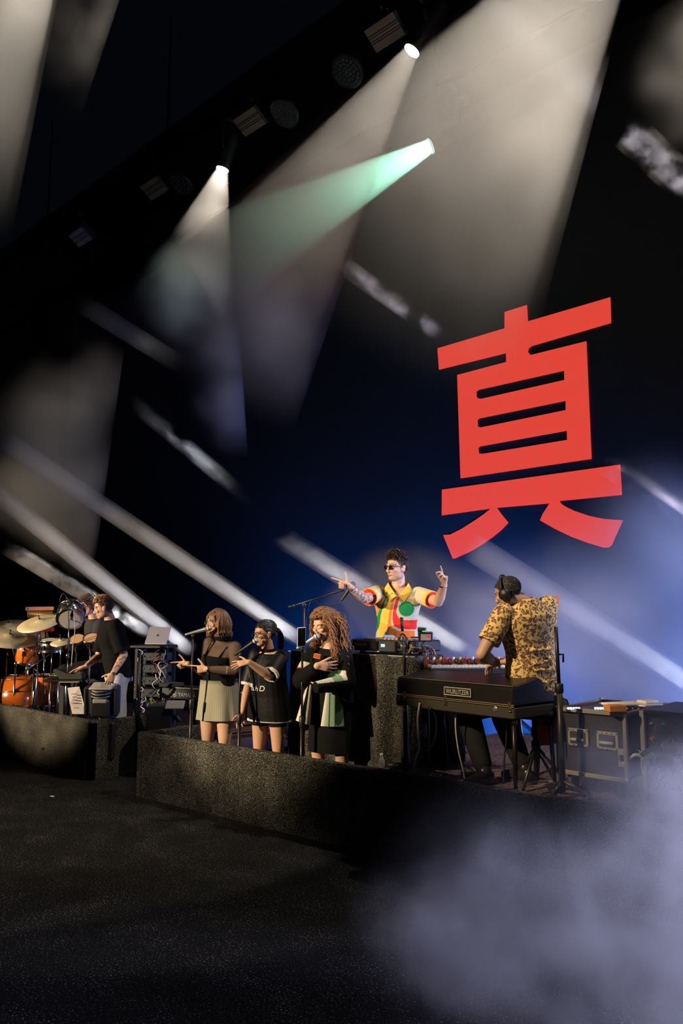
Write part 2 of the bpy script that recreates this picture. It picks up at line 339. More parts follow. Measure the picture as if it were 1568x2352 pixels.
def cone_domain(name, label, apex, axis, half, d0, d1, m, k=1.06, n=28, jag=0):
    u = axis.orthogonal().normalized(); w = axis.cross(u); mb = MB().at(apex, u, axis); tn = math.tan(half) * k
    mb.lathe([(d * tn + .004, d) for d in (d0, d0 + (d1 - d0) * .5, d1)], n, True); o = mb.build(name, m); tag(o, label, 'haze', 'lit haze in the lamp beams', 'stuff'); return o
WL = (1, .87, .71)
def beam(lpx, Y, tpx, tdd, half, r0, length, power, col, label, hlabel, hn, glow=GLOW, **hk):
    lamp = ony(*lpx, Y) if Y else onz(*lpx, 8.6); D = dep(lamp); tgt = ond(*tpx, D + tdd); ax = (tgt - lamp).normalized()
    apex = moving_head(lamp, ax, math.radians(half), r0, power, col, label, glow, Y)
    back = (lamp - apex).length
    if 'fade' in hk: hk['fade'] = (lamp, *hk['fade'])
    if 'near' in hk: hk['near'] = (lamp, *hk['near'])
    if 'blobs' in hk: hk['blobs'] = [(ond(x, y, D + tdd * .6), r) for x, y, r in hk['blobs']]
    cone_domain('haze', hlabel, apex, ax, math.radians(half), back + .03, back + length, haze_mat(hn, **hk))
beam((511, 388), 6.85, (427, 688), 0, 18.5, .085, 5.0, 420, WL, 'lit white spot lamp hanging lowest at the left', 'pale smoky beam under the left lit lamp', 'haze_left', dens=1.0, scale=.9, lo=.32, hi=.66, seed=3.1, fade=(.5, 1.7), blobs=[(528, 800, .75), (548, 930, .85), (450, 660, 1.0)], floor_d=.05, erode=.12)
beam((946, 116), 6.85, (753, 416), 0, 13.6, .09, 5.0, 660, WL, 'lit white spot lamp beside the flat golden strobe', 'pale smoky beam under the upper centre lamp', 'haze_centre', dens=.85, scale=.7, lo=.25, hi=.7, seed=9.4, fade=(2.6, 4.9), floor_d=.16, near=(.2, 2.0, .35))
beam((989, 335), 8.6, (689, 498), 0, 9.2, .10, 3.9, 5600, (.40, .95, .66), 'lit green spot lamp right of centre', 'green smoky beam crossing the pale ones', 'haze_green', GGLOW, dens=.75, scale=.8, lo=.2, hi=.6, seed=5.0, fade=(2.6, 3.7), floor_d=.25)
beam((1469, -248), 6.85, (976, 500), 0, 17.5, .12, 6.0, 2500, WL, 'white spot lamp above the top edge, right', 'wide pale beam falling at the upper right', 'haze_wide', dens=.56, scale=.55, lo=.25, hi=.7, seed=1.2, fade=(2.4, 5.2), floor_d=.12, near=(.6, 3.8, .07))
beam((150, -280), 0, (-36, 120), 0, 12, .12, 4.6, 3000, WL, 'white spot lamp above the top left corner', 'bright pale beam in the top left corner', 'haze_corner', dens=.8, scale=.6, lo=.25, hi=.7, seed=7.7, fade=(2.0, 3.4), floor_d=.35)
beam((330, -280), 0, (100, 120), 0, 10, .12, 3.6, 260, WL, 'dim spot lamp above the top edge, second from the left', 'dim brown beam beside the bright corner beam', 'haze_dim', dens=.5, scale=1.1, lo=.35, hi=.7, seed=2.7, fade=(1.5, 2.7))
beam((1950, -290), 0, (1530, 330), 0, 17.5, .12, 4.6, 1100, WL, 'spot lamp beyond the top right corner', 'broken dim beam at the right edge', 'haze_right', dens=.6, scale=.9, lo=.36, hi=.72, seed=4.4, blobs=[(1600, 120, 1.0), (1570, 330, .7)])
beam((395, -230), 0, (210, 280), 0, 11, .12, 8.0, 260, WL, 'dim spot lamp above the top edge, third from the left', 'faint column of haze above the drums', 'haze_column', dens=.6, scale=.8, lo=.38, hi=.75, seed=6.6, blobs=[(190, 840, .9), (110, 1120, 1.4), (150, 980, .9)])
# narrow beams from floor lamps upstage, broken by drifting smoke
def floor_beam(a, b, src_y, D, wid, power, col, label, hlabel, hn, **hk):
    a = V(a); b = V(b); k = (b.y - a.y) / (b.x - a.x); sx = b.x + (src_y - b.y) / k
    A, B, Sx = ond(a.x, a.y, D), ond(b.x, b.y, D), ond(sx, src_y, D); ax = (A - Sx).normalized(); r = wid / 2
    t = thing('beam_lamp', label, 'stage light', Sx, 'floor beam lamps')
    mb = MB().at(Sx, ax.orthogonal(), ax); mb.lathe([(r * .7, -.40), (r * 1.25, -.34), (r * 1.3, -.02), (r * 1.2, 0), (r * 1.1, 0), (r * 1.1, -.03), (.001, -.03)], 24, cap=False); mb.build('barrel', HOUSE, t)
    mb = MB().at(Sx - ax * .022, ax.orthogonal(), ax); mb.lathe([(.001, 0), (r * 1.08, 0)], 24, cap=False); mb.build('lens', GLOW, t)
    s_ = ax.cross(V((0, 0, 1))).normalized(); c = Sx - ax * .2; zb = c.z - .34
    y = MB()
    y.tube([c + s_ * r * 1.4, c + s_ * r * 1.7 - V((0, 0, .05)), V((c.x, c.y, zb)) + s_ * r * 1.5, V((c.x, c.y, zb)) - s_ * r * 1.5, c - s_ * r * 1.7 - V((0, 0, .05)), c - s_ * r * 1.4], .02, 6); y.build('yoke', HOUSE, t); MB().box((c.x, c.y, zb - .05), (.34, .34, .12), .02).build('base', HOUSE, t)
    l = bpy.data.lights.new('beam_bulb', 'AREA'); l.shape = 'DISK'; l.size = wid; l.spread = math.radians(.9); l.energy = power; l.color = col
    o = bpy.data.objects.new('beam_bulb', l); COL.objects.link(o); o.parent = t; o.location = ax * .005; o.rotation_euler = ax.to_track_quat('-Z', 'Y').to_euler()
    mb = MB().at(A, ax.orthogonal(), (B - A)); Ln = (B - A).length; R_ = r * 1.45; hk['fade'] = ((A + B) / 2, Ln * hk.pop('core', .3), Ln * .5)
    mb.lathe([(R_ * 1.1, 0), (R_, Ln)], 16); h = mb.build('haze', haze_mat(hn, **hk)); tag(h, hlabel, 'haze', 'smoke in the narrow beams', 'stuff')
WB = (.93, .93, 1.0); BB = (.45, .6, 1.0)
NB = dict(scale=1.2, lo=.15, hi=.6, detail=2, rate=1.0, erode=.08)
NC = dict(scale=2.8, lo=.40, hi=.62, detail=3, rate=.8, erode=.03)
floor_beam((0, 1003), (700, 1476), 1674, 10.5, .17, 2.0, WB, 'floor lamp throwing the longest beam behind the singers', 'long clean narrow beam above the drums', 'narrow_1', core=.42, dens=1.1, seed=1.0, floor_d=.4, **NB)
floor_beam((-30, 1112), (445, 1500), 1668, 10.6, .17, 2.0, WB, 'floor lamp throwing the beam that ends at the left edge', 'narrow beam running to the left edge', 'narrow_2', core=.42, dens=1.1, seed=5.0, floor_d=.4, **NB)
floor_beam((5, 1250), (345, 1455), 1664, 10.9, .15, 3.6, WB, 'floor lamp throwing the lowest beam behind the drummer', 'lowest broken beam behind the drummer', 'narrow_3', dens=2.4, seed=8.0, **NC)
floor_beam((290, 910), (575, 1150), 1660, 10.2, .15, .9, WB, 'floor lamp throwing the steep faint beam', 'faint steep beam left of centre', 'narrow_4', core=.05, dens=.9, seed=3.0, **NC)
floor_beam((590, 1198), (1130, 1533), 1700, 8.9, .17, 2.2, WB, 'floor lamp throwing the beam behind the pointing performer', 'beam passing behind the performer in the bright shirt', 'narrow_5', core=.18, dens=1.2, seed=6.3, scale=1.6, lo=.32, hi=.6, detail=3, rate=.7)
floor_beam((1070, 1248), (1660, 1615), 1720, 8.4, .20, 2.4, WB, 'floor lamp throwing the beam over the keyboard player', 'beam passing over the keyboard player', 'narrow_6', core=.44, dens=1.0, seed=2.2, floor_d=.35, **NB)
floor_beam((170, 685), (425, 845), 1660, 8.2, .14, .45, BB, 'lamp throwing the small blue beam high at the left', 'small blue streak high at the left', 'narrow_7', core=.05, dens=.9, seed=7.1, **NB)
floor_beam((775, 600), (1010, 768), 1300, 8.4, .13, 1.5, (.8, .72, .95), 'lamp throwing the purple streak above the screen character', 'purple streak left of the red character', 'narrow_8', dens=1.2, seed=4.7, **NC)
floor_beam((1415, 275), (1600, 450), 900, 7.5, .22, 1.2, (.85, .8, .95), 'lamp throwing the ragged streak at the upper right', 'ragged pale streak at the right edge', 'narrow_9', dens=1.1, seed=9.9, scale=4.0, lo=.45, hi=.68, detail=3, rate=.6)
floor_beam((1360, 1050), (1640, 1235), 1500, 8.4, .14, 2.2, WB, 'lamp throwing the short streak right of the character', 'short streak at the right edge beside the red character', 'narrow_10', dens=1.2, seed=3.7, **NC)
# thick smoke rolling in from the right, thinner smoke behind the keyboards
def cloud(label, blobs, pad, hn, **hk):
    B = [(ond(x, y, D), r) for x, y, D, r in blobs]; lo = V([min(c[i] - r for c, r in B) for i in range(3)]); hi = V([max(c[i] + r for c, r in B) for i in range(3)])
    lo.z = max(lo.z, .01); hi.y = min(hi.y, 9.95); c = (lo + hi) / 2; d = hi - lo
    o = MB().box(c, d).build('smoke', haze_mat(hn, blobs=B, **hk)); return tag(o, label, 'smoke', kind='stuff')
cloud('thick pale smoke rolling over the lower right corner', [(1660, 2000, 3.3, .95), (1460, 2090, 3.4, .75), (1660, 2300, 2.9, .85), (1180, 2110, 3.5, .72), (1020, 2160, 3.4, .5), (1610, 1820, 3.6, .5), (1360, 2260, 3.0, .6)], .1, 'smoke_thick', dens=2.0, scale=2.1, lo=.33, hi=.68, seed=2.0, detail=3, floor_d=.10, rate=1.9)
cloud('blue smoke drifting behind the flight case', [(1620, 1560, 7.9, 1.9), (1400, 1470, 8.1, 1.5), (1580, 1280, 8.2, 1.4), (1200, 1450, 8.3, 1.1)], .1, 'smoke_back', dens=.6, scale=.8, lo=.22, hi=.72, seed=6.0, detail=2, floor_d=.18)
# ------------------------------------------------------------------ people
def lerp(a, b, t): return a + (b - a) * t
class Sculpt(MB):
    def loft(s, rings, n=20, pw=2.3):
        """rings: (centre, side axis * half width, front axis * half depth)"""
        vs = []; fs = []
        for c, A, B in rings:
            for k in range(n):
                a = 2 * math.pi * k / n; ca, sa = math.cos(a), math.sin(a)
                x = math.copysign(abs(ca) ** (2 / pw), ca); y = math.copysign(abs(sa) ** (2 / pw), sa); vs.append(c + A * x + B * y)
        m = len(rings)
        for i in range(m - 1):
            for k in range(n): j = (k + 1) % n; fs.append((i * n + k, i * n + j, i * n + n + j, i * n + n + k))
        fs += [tuple(range(n - 1, -1, -1)), tuple((m - 1) * n + k for k in range(n))]
        return s.add(vs, fs)
    def limb(s, pts, rs, n=34):
        """tapered tube with rounded ends"""
        pts = [V(p) for p in pts]; P = []; Rr = []
        for i in range(len(pts) - 1):
            for k in range(4): t = k / 4; P.append(lerp(pts[i], pts[i + 1], t)); Rr.append(lerp(rs[i], rs[i + 1], t))
        P.append(pts[-1]); Rr.append(rs[-1]); s.tube(P, Rr, n)
        for p, r in zip(pts, rs): s.ell(p, r * .995, 16, 11)
        return s
    def sculpt(s, name, m, parent, vox=.006, it=3, paint=None, keep=None):
        me = bpy.data.meshes.new('tmp'); me.from_pydata([tuple(p) for p in s.v], [], s.f)
        o = bpy.data.objects.new('tmp', me); COL.objects.link(o)
        r = o.modifiers.new('r', 'REMESH'); r.mode = 'VOXEL'; r.voxel_size = vox; r.use_smooth_shade = True
        if it: q = o.modifiers.new('s', 'SMOOTH'); q.factor = .5; q.iterations = it
        dg = bpy.context.evaluated_depsgraph_get(); dg.update(); nm = bpy.data.meshes.new_from_object(o.evaluated_get(dg)); bpy.data.objects.remove(o); bpy.data.meshes.remove(me)
        nm.name = name; n = len(nm.vertices); P = np.empty(n * 3, np.float32); nm.vertices.foreach_get('co', P); P = P.reshape(-1, 3)
        if keep is not None:
            bm = bmesh.new(); bm.from_mesh(nm); bm.verts.ensure_lookup_table(); kp = keep(P); bmesh.ops.delete(bm, geom=[v for v, k in zip(bm.verts, kp) if not k], context='VERTS'); bm.to_mesh(nm); bm.free()
            n = len(nm.vertices); P = np.empty(n * 3, np.float32); nm.vertices.foreach_get('co', P); P = P.reshape(-1, 3)
        if paint is not None:
            C = np.ones((n, 4), np.float32); C[:, :3] = paint(P); a = nm.color_attributes.new('Col', 'FLOAT_COLOR', 'POINT'); a.data.foreach_set('color', C.ravel())
        off = V(parent['_w']); nm.vertices.foreach_set('co', (P - np.array(off, np.float32)).ravel())
        nm.materials.clear(); nm.materials.append(m); nm.polygons.foreach_set('use_smooth', [True] * len(nm.polygons))
        ob = bpy.data.objects.new(name, nm); COL.objects.link(ob); ob.parent = parent; ob['_w'] = tuple(off); nm.update(); return ob
SKIN = mat('skin', (.5, .3, .2), .52, attr='Col', bump=.04, bscale=220)
CLOTH = mat('dyed_cloth', (.5, .5, .5), .9, attr='Col', bump=.25, bscale=90, spec=.12)
SHINY = mat('satin_cloth', (.5, .5, .5), .5, attr='Col', bump=.2, bscale=40, spec=.22)
class Head:
    def __init__(s, c, f, u=None, k=1.0):
        s.c = V(c); s.f = V(f).normalized(); u = V(u or (0, 0, 1)); s.u = (u - s.f * u.dot(s.f)).normalized(); s.r = s.f.cross(s.u); s.k = k
    def w(s, x, y, z): return s.c + (s.r * x + s.f * y + s.u * z) * s.k
    def local(s, P):
        d = (P - np.array(s.c)) / s.k; return np.stack([d @ np.array(s.r), d @ np.array(s.f), d @ np.array(s.u)], 1)
    def R(s): return Matrix((s.r, s.f, s.u)).transposed()
    def build(s, b, jaw=1.0, mouth=0.0, ear=True, soft=1.0):
        R = s.R(); k = s.k
        def e(c, r): b.ell(s.w(*c), tuple(q * k for q in r), 18, 12, R)
        e((0, -.012, .036), (.076, .096, .084)); e((0, .022, -.028), (.063 * jaw, .066, .082)); e((0, .048, -.088), (.036 * jaw, .038, .026))
        for q in (-1, 1):
            e((q * .043 * jaw, .012, -.062), (.024, .045, .036)); e((q * .042, .062, -.022), (.022, .020, .018))
            if ear: e((q * .078, -.008, -.012), (.010, .019, .031)); e((q * .082, -.014, .004), (.008, .016, .014))
            e((q * .012, .098, -.036), (.008, .009, .007)); e((q * .031, .072, -.001), (.016, .014, .012))
        b.tube([s.w(-.05, .066, .024), s.w(-.025, .083, .026), s.w(0, .087, .022), s.w(.025, .083, .026), s.w(.05, .066, .024)], [.009 * k * soft, .010 * k * soft, .009 * k * soft, .010 * k * soft, .009 * k * soft], 8)
        b.tube([s.w(0, .082, .018), s.w(0, .094, -.006), s.w(0, .106, -.028), s.w(0, .098, -.042)], [.008 * k * soft, .009 * k * soft, .012 * k * soft ** .5, .009 * k * soft], 10)
        b.tube([s.w(-.024, .078, -.064), s.w(-.009, .091, -.060), s.w(0, .092, -.061), s.w(.009, .091, -.060), s.w(.024, .078, -.064)], [.003 * k, .006 * k, .0055 * k, .006 * k, .003 * k], 8)
        zl = -.073 - mouth; b.tube([s.w(-.02, .078, -.068 - mouth * .6), s.w(0, .090, zl), s.w(.02, .078, -.068 - mouth * .6)], [.003 * k, .007 * k, .003 * k], 8)
    def paint(s, P, skin, hair=None, lip=(.42, .13, .11), brow=None, stubble=0.0, eyes=True, mouth=0.0, hl=None, iris=(.03, .02, .015), blush=.13):
        L = s.local(P); x, y, z = L[:, 0], L[:, 1], L[:, 2]; ax = np.abs(x)
        C = np.tile(np.array(skin, np.float32), (len(P), 1)); inh = (np.sum(L * L, 1) < .16 ** 2)
        fr = inh & (y > .03)
        def mixc(mask, col, a): C[mask] = C[mask] * (1 - a) + np.array(col, np.float32) * a
        ch = np.exp(-(((ax - .045) / .022) ** 2 + ((z + .03) / .022) ** 2)) * fr * blush
        C[:] = C * (1 - ch[:, None]) + C * np.array([1.05, .62, .55]) * ch[:, None]
        if stubble:
            m = inh & (z < -.035) & (y > -.02) & ~((ax < .022) & (z > -.078) & (z < -.056)); mixc(m & (z > -.14), np.array(hair or (.05, .03, .02)), stubble)
        m = fr & (ax < .024) & (np.abs(z + .067 + mouth * .4) < .0105 + mouth * .6 - ax * .22) & (y > .06); mixc(m, lip, .85)
        if mouth: mixc(fr & (ax < .017) & (np.abs(z + .067 + mouth * .3) < .003 + mouth * .45), (.03, .008, .008), .95)
        else: mixc(fr & (ax < .022) & (np.abs(z + .0665) < .0016), (.12, .03, .03), .8)
        if eyes == 'closed':
            mixc(fr & (((ax - .031) / .017) ** 2 + ((z - .004) / .010) ** 2 < 1), np.array(skin) * .78, .7); mixc(fr & (np.abs(z + .003 + .004 * (1 - ((ax - .031) / .016) ** 2)) < .0021) & (np.abs(ax - .031) < .0155), (.02, .012, .01), .92)
        elif eyes:
            ex = (ax - .031) / .0145; ez = (z - .001) / .0065; q = ex * ex + ez * ez
            mixc(fr & (q < 1.4), np.array(skin) * .45, .6); mixc(fr & (q < .85), (.62, .58, .54), .9); mixc(fr & (((ax - .031) / .006) ** 2 + ((z - .001) / .006) ** 2 < 1) & (q < 1), iris, 1.0)
            mixc(fr & (np.abs(z - .0075) < .0022) & (np.abs(ax - .031) < .0155), (.02, .012, .01), .9)
        if brow: mixc(fr & (np.abs(z - .0225 - .004 * (1 - ((ax - .032) / .02) ** 2)) < .0038) & (ax > .012) & (ax < .053), brow, .85)
        if hair is not None:
            zb = np.interp(y, *(hl or ([-.11, -.05, -.01, .02, .05, .1], [-.085, -.07, -.02, .012, .055, .07]))); mixc(inh & (z > zb) & (y < .085) & (ax < .0815 + .02 * (z > .03)), hair, .96)
        return C
    def scalp(s, n, rnd, hl=None, off=.0):
        out = []
        while len(out) < n:
            d = V((rnd.gauss(0, 1), rnd.gauss(0, 1), rnd.gauss(0, 1))).normalized(); p = V((d.x * (.076 + off), -.012 + d.y * (.096 + off), .036 + d.z * (.084 + off)))
            zb = np.interp(p.y, *(hl or ([-.11, -.05, -.01, .02, .05, .1], [-.085, -.07, -.02, .012, .055, .07])))
            if p.z > zb: out.append((p, d))
        return out
def hand(b, wrist, d, t, left, curls, spread=6, k=1.0, thumb=(.75, .6, -.1), tc=20):
    d = V(d).normalized(); t = V(t); t = (t - d * t.dot(d)).normalized(); n = t.cross(d) if left else d.cross(t); w = V(wrist)
    def W(x, y, z): return w + (t * x + d * y + n * z) * k
    b.loft([(W(0, -.02, 0), t * .026 * k, n * .020 * k), (W(.002, .02, 0), t * .034 * k, n * .017 * k), (W(.0, .06, .001), t * .041 * k, n * .015 * k), (W(-.001, .088, .001), t * .040 * k, n * .012 * k)], 14, 2.6)
    base = [(.030, .088), (.010, .093), (-.010, .089), (-.029, .079)]; ln = [(.040, .025, .021), (.044, .028, .022), (.041, .026, .021), (.032, .020, .018)]; rd = [.0092, .0095, .009, .008]
    for i in range(4):
        c = curls[i]; sp = math.radians(spread * (1.5 - i)); side = d * math.cos(sp) + t * math.sin(sp); p = W(base[i][0], base[i][1] - .012, 0); P = [p]; a = 0
        for j in range(3):
            a += math.radians(c[j]); dr = side * math.cos(a) - n * math.sin(a); p = p + dr * (ln[i][j] + (.012 if j == 0 else 0)) * k; P.append(p)
        b.limb(P, [rd[i] * k, rd[i] * k * .96, rd[i] * k * .88, rd[i] * k * .74], 9)
    p = W(.024, .022, -.004); dr = (t * thumb[0] + d * thumb[1] + n * thumb[2]).normalized(); P = [p]
    for j, l in enumerate((.044, .032, .026)):
        p = p + dr * l * k; P.append(p); dr = (dr + (d * .5 - n * .35) * math.radians(tc)).normalized()
    b.limb(P, [.014 * k, .0115 * k, .0105 * k, .008 * k], 9)
POINT = [(4, 4, 4), (75, 95, 60), (80, 95, 60), (82, 95, 60)]
RELAX = [(18, 22, 14), (24, 28, 18), (28, 30, 20), (32, 32, 22)]
FLATH = [(6, 8, 6), (8, 8, 6), (8, 10, 6), (10, 10, 8)]
MALE = [(-.16, .10, .085, 0), (-.05, .150, .105, 0), (.05, .165, .112, -.005), (.25, .155, .102, 0), (.45, .145, .100, .005), (.62, .160, .114, .012), (.76, .178, .118, .01), (.87, .172, .104, 0), (.95, .125, .078, -.005), (1.03, .062, .058, -.005)]
FEM = [(-.18, .10, .085, 0), (-.06, .160, .112, -.005), (.05, .178, .122, -.008), (.22, .158, .106, 0), (.42, .132, .094, .004), (.60, .142, .112, .02), (.72, .152, .118, .022), (.86, .146, .094, .004), (.95, .105, .070, -.005), (1.03, .054, .052, -.006)]
class Fig:
    """a posed figure; joints in world coordinates"""
    def __init__(s, label, neck, pelvis, left, head, sh=.165, rings=MALE, k=1.0, girth=1.0, left_hip=None):
        s.N = V(neck); s.P = V(pelvis); s.S = V(left).normalized(); s.k = k; s.H = head; s.g = girth; s.rings = rings
        s.up = (s.N - s.P).normalized(); s.S = (s.S - s.up * s.S.dot(s.up)).normalized(); s.F = s.S.cross(s.up)
        h = V(left_hip or left); h.z = 0; s.SH = h.normalized(); s.FH = s.SH.cross(V((0, 0, 1)))
        s.sh = {q: s.N + s.S * q * sh * k - s.up * .045 * k for q in (1, -1)}; s.hip = {q: s.P + s.SH * q * .095 * k * girth - V((0, 0, .02)) for q in (1, -1)}
        s.el = {}; s.wr = {}; s.kn = {}; s.an = {}; s.toe = {}
        s.root = thing('person', label, 'person', (s.P.x, s.P.y, 0)); s.b = Sculpt()
    def arm(s, q, e, w, ua=.29, fa=.26, se=-1, sw=-1):
        s.el[q] = onsph(*e, s.sh[q], ua * s.k, se); s.wr[q] = onsph(*w, s.el[q], fa * s.k, sw)
    def leg(s, q, kn, an, toe): s.kn[q] = V(kn); s.an[q] = V(an); s.toe[q] = V(toe)
    def ring(s, t, a, b_, o, grow=0.0):
        c = lerp(s.P, s.N, t) + s.F * o * s.k; m = min(max(t, 0), 1); S_ = lerp(s.SH, s.S, m).normalized(); F_ = lerp(s.FH, s.F, m).normalized()
        return (c, S_ * (a * s.k * s.g + grow), F_ * (b_ * s.k * s.g + grow))
    def torso(s, b, grow=0.0, t0=-1, t1=9): b.loft([s.ring(t, a, d, o, grow) for t, a, d, o in s.rings if t0 <= t <= t1])
    def body(s, foot=True, thigh=.085, calf=.054):
        b = s.b; k = s.k; g = s.g; s.torso(b)
        for q in (1, -1):
            if q in s.el:
                b.ell(s.sh[q], .056 * k * g, 12, 9); b.limb([s.sh[q], lerp(s.sh[q], s.el[q], .45), s.el[q]], [.052 * k * g, .047 * k * g, .038 * k * g]); m = lerp(s.el[q], s.wr[q], .28); b.limb([s.el[q], m, s.wr[q]], [.037 * k * g, .041 * k * g, .026 * k])
            if q in s.kn:
                b.limb([s.hip[q], lerp(s.hip[q], s.kn[q], .4), s.kn[q]], [thigh * 1.06 * k * g, thigh * .98 * k * g, .056 * k * g]); m = lerp(s.kn[q], s.an[q], .3) - s.FH * .012
                b.limb([s.kn[q], m, s.an[q]], [.052 * k * g, calf * k * g, .036 * k])
                if foot: b.limb([s.an[q], lerp(s.an[q], s.toe[q], .6), s.toe[q]], [.036 * k, .036 * k, .026 * k])
        top = s.H.w(0, -.02, -.04); b.limb([s.N - s.up * .02, lerp(s.N, top, .5), top], [.060 * k * g, .054 * k * g, .052 * k])
def strand_mesh(paths, r0, r1, n=4):
    b = MB()
    for p, sc in paths:
        m = len(p); b.tube(p, [lerp(r0, r1, (i / (m - 1))) * sc for i in range(m)], n, cap=True)
    return b
def hairmat(name, c, rough=.42): return mat(name, c, rough, vary=.35, bscale=45)
def ring_pts(c, a, b_, n=20): return [V(c) + a * math.cos(2 * math.pi * i / n) + b_ * math.sin(2 * math.pi * i / n) for i in range(n + 1)]
def glasses(fig, m, r=.021, lens=None, wire=.0016):
    H = fig.H; b = MB(); t = None
    g = MB()
    for q in (-1, 1):
        c = H.w(q * .033, .098, .0); g.tube(ring_pts(c, H.r * r * 1.08, H.u * r), wire, 6, cap=False)
        g.tube([H.w(q * .055, .094, .006), H.w(q * .078, .05, .006), H.w(q * .084, -.01, .0)], wire, 5)
    g.tube([H.w(-.012, .1, .006), H.w(0, .103, .008), H.w(.012, .1, .006)], wire, 5); o = g.build('glasses', m, fig.root)
    if lens:
        for q in (-1, 1):
            l = MB().at(H.w(q * .033, .097, 0), H.r, H.f); l.lathe([(.001, .002), (r * .6, .0016), (r, 0), (r, -.001), (.001, -.001)], 20, cap=False); l.build('lens', lens, o)
def inpoly(x, y, poly):
    r = np.zeros(len(x), bool); n = len(poly); j = n - 1
    for i in range(n):
        xi, yi = poly[i]; xj, yj = poly[j]; c = ((yi > y) != (yj > y)) & (x < (xj - xi) * (y - yi) / (yj - yi + 1e-9) + xi); r ^= c; j = i
    return r
def seg_t(P, a, b_):
    a = np.array(a); d = np.array(b_) - a; return ((P - a) @ d) / (d @ d), np.linalg.norm(P - a - np.clip(((P - a) @ d) / (d @ d), 0, 1)[:, None] * d, axis=1)
def sleeve(b, f, q, t0, t1, r0, r1, upper=True):
    A, B = (f.sh[q], f.el[q]) if upper else (f.el[q], f.wr[q]); b.tube([lerp(A, B, t0 + (t1 - t0) * i / 6) for i in range(7)], [lerp(r0, r1, i / 6) for i in range(7)], 16); b.ell(lerp(A, B, t0), r0 * .99, 12, 8)
    if t1 >= 1: b.ell(B, r1 * .99, 12, 8)
def folds(P, amp, f1=38, ph=0.0): return P
Z = V((0, 0, 1))
rnd = random.Random(3)
# ---- singer in the sheer top (left of the three)
D = 7.98
H = Head(ond(498, 1430, D), -RT * .80 - FW * .58 + UP * .06, k=1.06)
f = Fig('woman with a brown bob, sheer black top and pinstripe skirt, singing', ond(511, 1472, D), ond(501, 1596, D), V((1, .25, 0)), H, sh=.155, rings=FEM, girth=1.08, k=1.03)
f.arm(1, (540, 1541), (473, 1537), .27, .27); f.arm(-1, (470, 1545), (431, 1525), .27, .22, 1, -1)
for q, kx, ax in ((1, 519, 521), (-1, 488, 486)):
    kn = f.hip[q] - Z * .42 - f.FH * -.02; f.leg(q, kn, kn - Z * .42 - f.FH * .02, kn - Z * .47 + f.FH * .16)
f.body(thigh=.09); H.build(f.b, 1.06, .012, soft=.6)
hand(f.b, f.wr[1], -RT, UP * .9 + RT * .1, True, POINT, 3, .96, (.8, .5, 0)); hand(f.b, f.wr[-1], -RT * .97 - UP * .12, UP, False, POINT, 3, .96, (1, .45, 0))
SK1 = (.62, .38, .26); HB = (.16, .085, .045)
f.b.sculpt('body', SKIN, f.root, .0055, 2, lambda P: H.paint(P, SK1, HB, brow=(.12, .06, .03), mouth=.012, lip=(.45, .10, .09)))
c = Sculpt(); f.torso(c, .006, .05, 2)
for q in (1, -1): sleeve(c, f, q, 0, 1, .072, .05); sleeve(c, f, q, 0, .98, .05, .036, False)
c.limb([f.N - f.up * .03, f.N + f.up * .055], [.080, .070])
c.sculpt('sheer_top', mat('sheer_black', (.02, .015, .012), .8, alpha=.62), f.root, .007, 3)
c = Sculpt(); c.loft([f.ring(t, a, b_, o, .014) for t, a, b_, o in [(.20, .16, .108, 0), (.42, .136, .098, .004), (.58, .144, .114, .02), (.68, .150, .120, .023), (.74, .146, .116, .022)]]); c.sculpt('crop_top', mat('black_knit', (.005, .005, .005), .9, spec=.12), f.root, .007, 2)
for q in (1, -1):
    MB().tube([f.ring(.74, .1, .1, .02)[0] + f.S * q * .085 + f.F * .135, f.N + f.S * q * .105 + f.F * .06 - f.up * .045, f.N + f.S * q * .115 - f.F * .03 - f.up * .03], .008, 6).build('strap', MATS['black_knit'], f.root)
MB().tube(ring_pts(f.N + f.up * .03, f.S * .078, f.F * .078), .02, 8, cap=False).build('collar', MATS['black_knit'], f.root)
def skirt(fig, name, z0, z1, a0, a1, amp, nf, m, paint=None, fold=.7, b0=.75, n=120, off=V((0, 0, 0))):
    b = MB(); vs = []; fs = []; Zn = 8
    for i in range(Zn + 1):
        t = i / Zn; c = V((fig.P.x, fig.P.y, lerp(z0, z1, t))) + fig.FH * -.01 + off * t
        for k in range(n):
            a = 2 * math.pi * k / n; w = 1 + amp * t * math.sin(a * nf + .6 * math.sin(3 * a)) ; vs.append(c + fig.SH * math.cos(a) * lerp(a0, a1, t) * w + fig.FH * math.sin(a) * lerp(a0, a1, t) * b0 * w)
    for i in range(Zn):
        for k in range(n): j = (k + 1) % n; fs.append((i * n + k, i * n + j, i * n + n + j, i * n + n + k))
    top = len(vs); fs.append(tuple(range(n))); b.add(vs, fs, True); return b.build(name, m, fig.root)
PIN = bpy.data.materials.new('pinstripe'); N, L = nt(PIN); bb = N['Principled BSDF']; bb.inputs['Roughness'].default_value = .9
ge = N.new('ShaderNodeTexCoord'); sx = N.new('ShaderNodeSeparateXYZ'); L.new(ge.outputs['Object'], sx.inputs[0]); at = N.new('ShaderNodeMath'); at.operation = 'ARCTAN2'; L.new(sx.outputs['Y'], at.inputs[0]); L.new(sx.outputs['X'], at.inputs[1])
mu = N.new('ShaderNodeMath'); mu.operation = 'MULTIPLY'; mu.inputs[1].default_value = 62; L.new(at.outputs[0], mu.inputs[0]); sn = N.new('ShaderNodeMath'); sn.operation = 'SINE'; L.new(mu.outputs[0], sn.inputs[0])
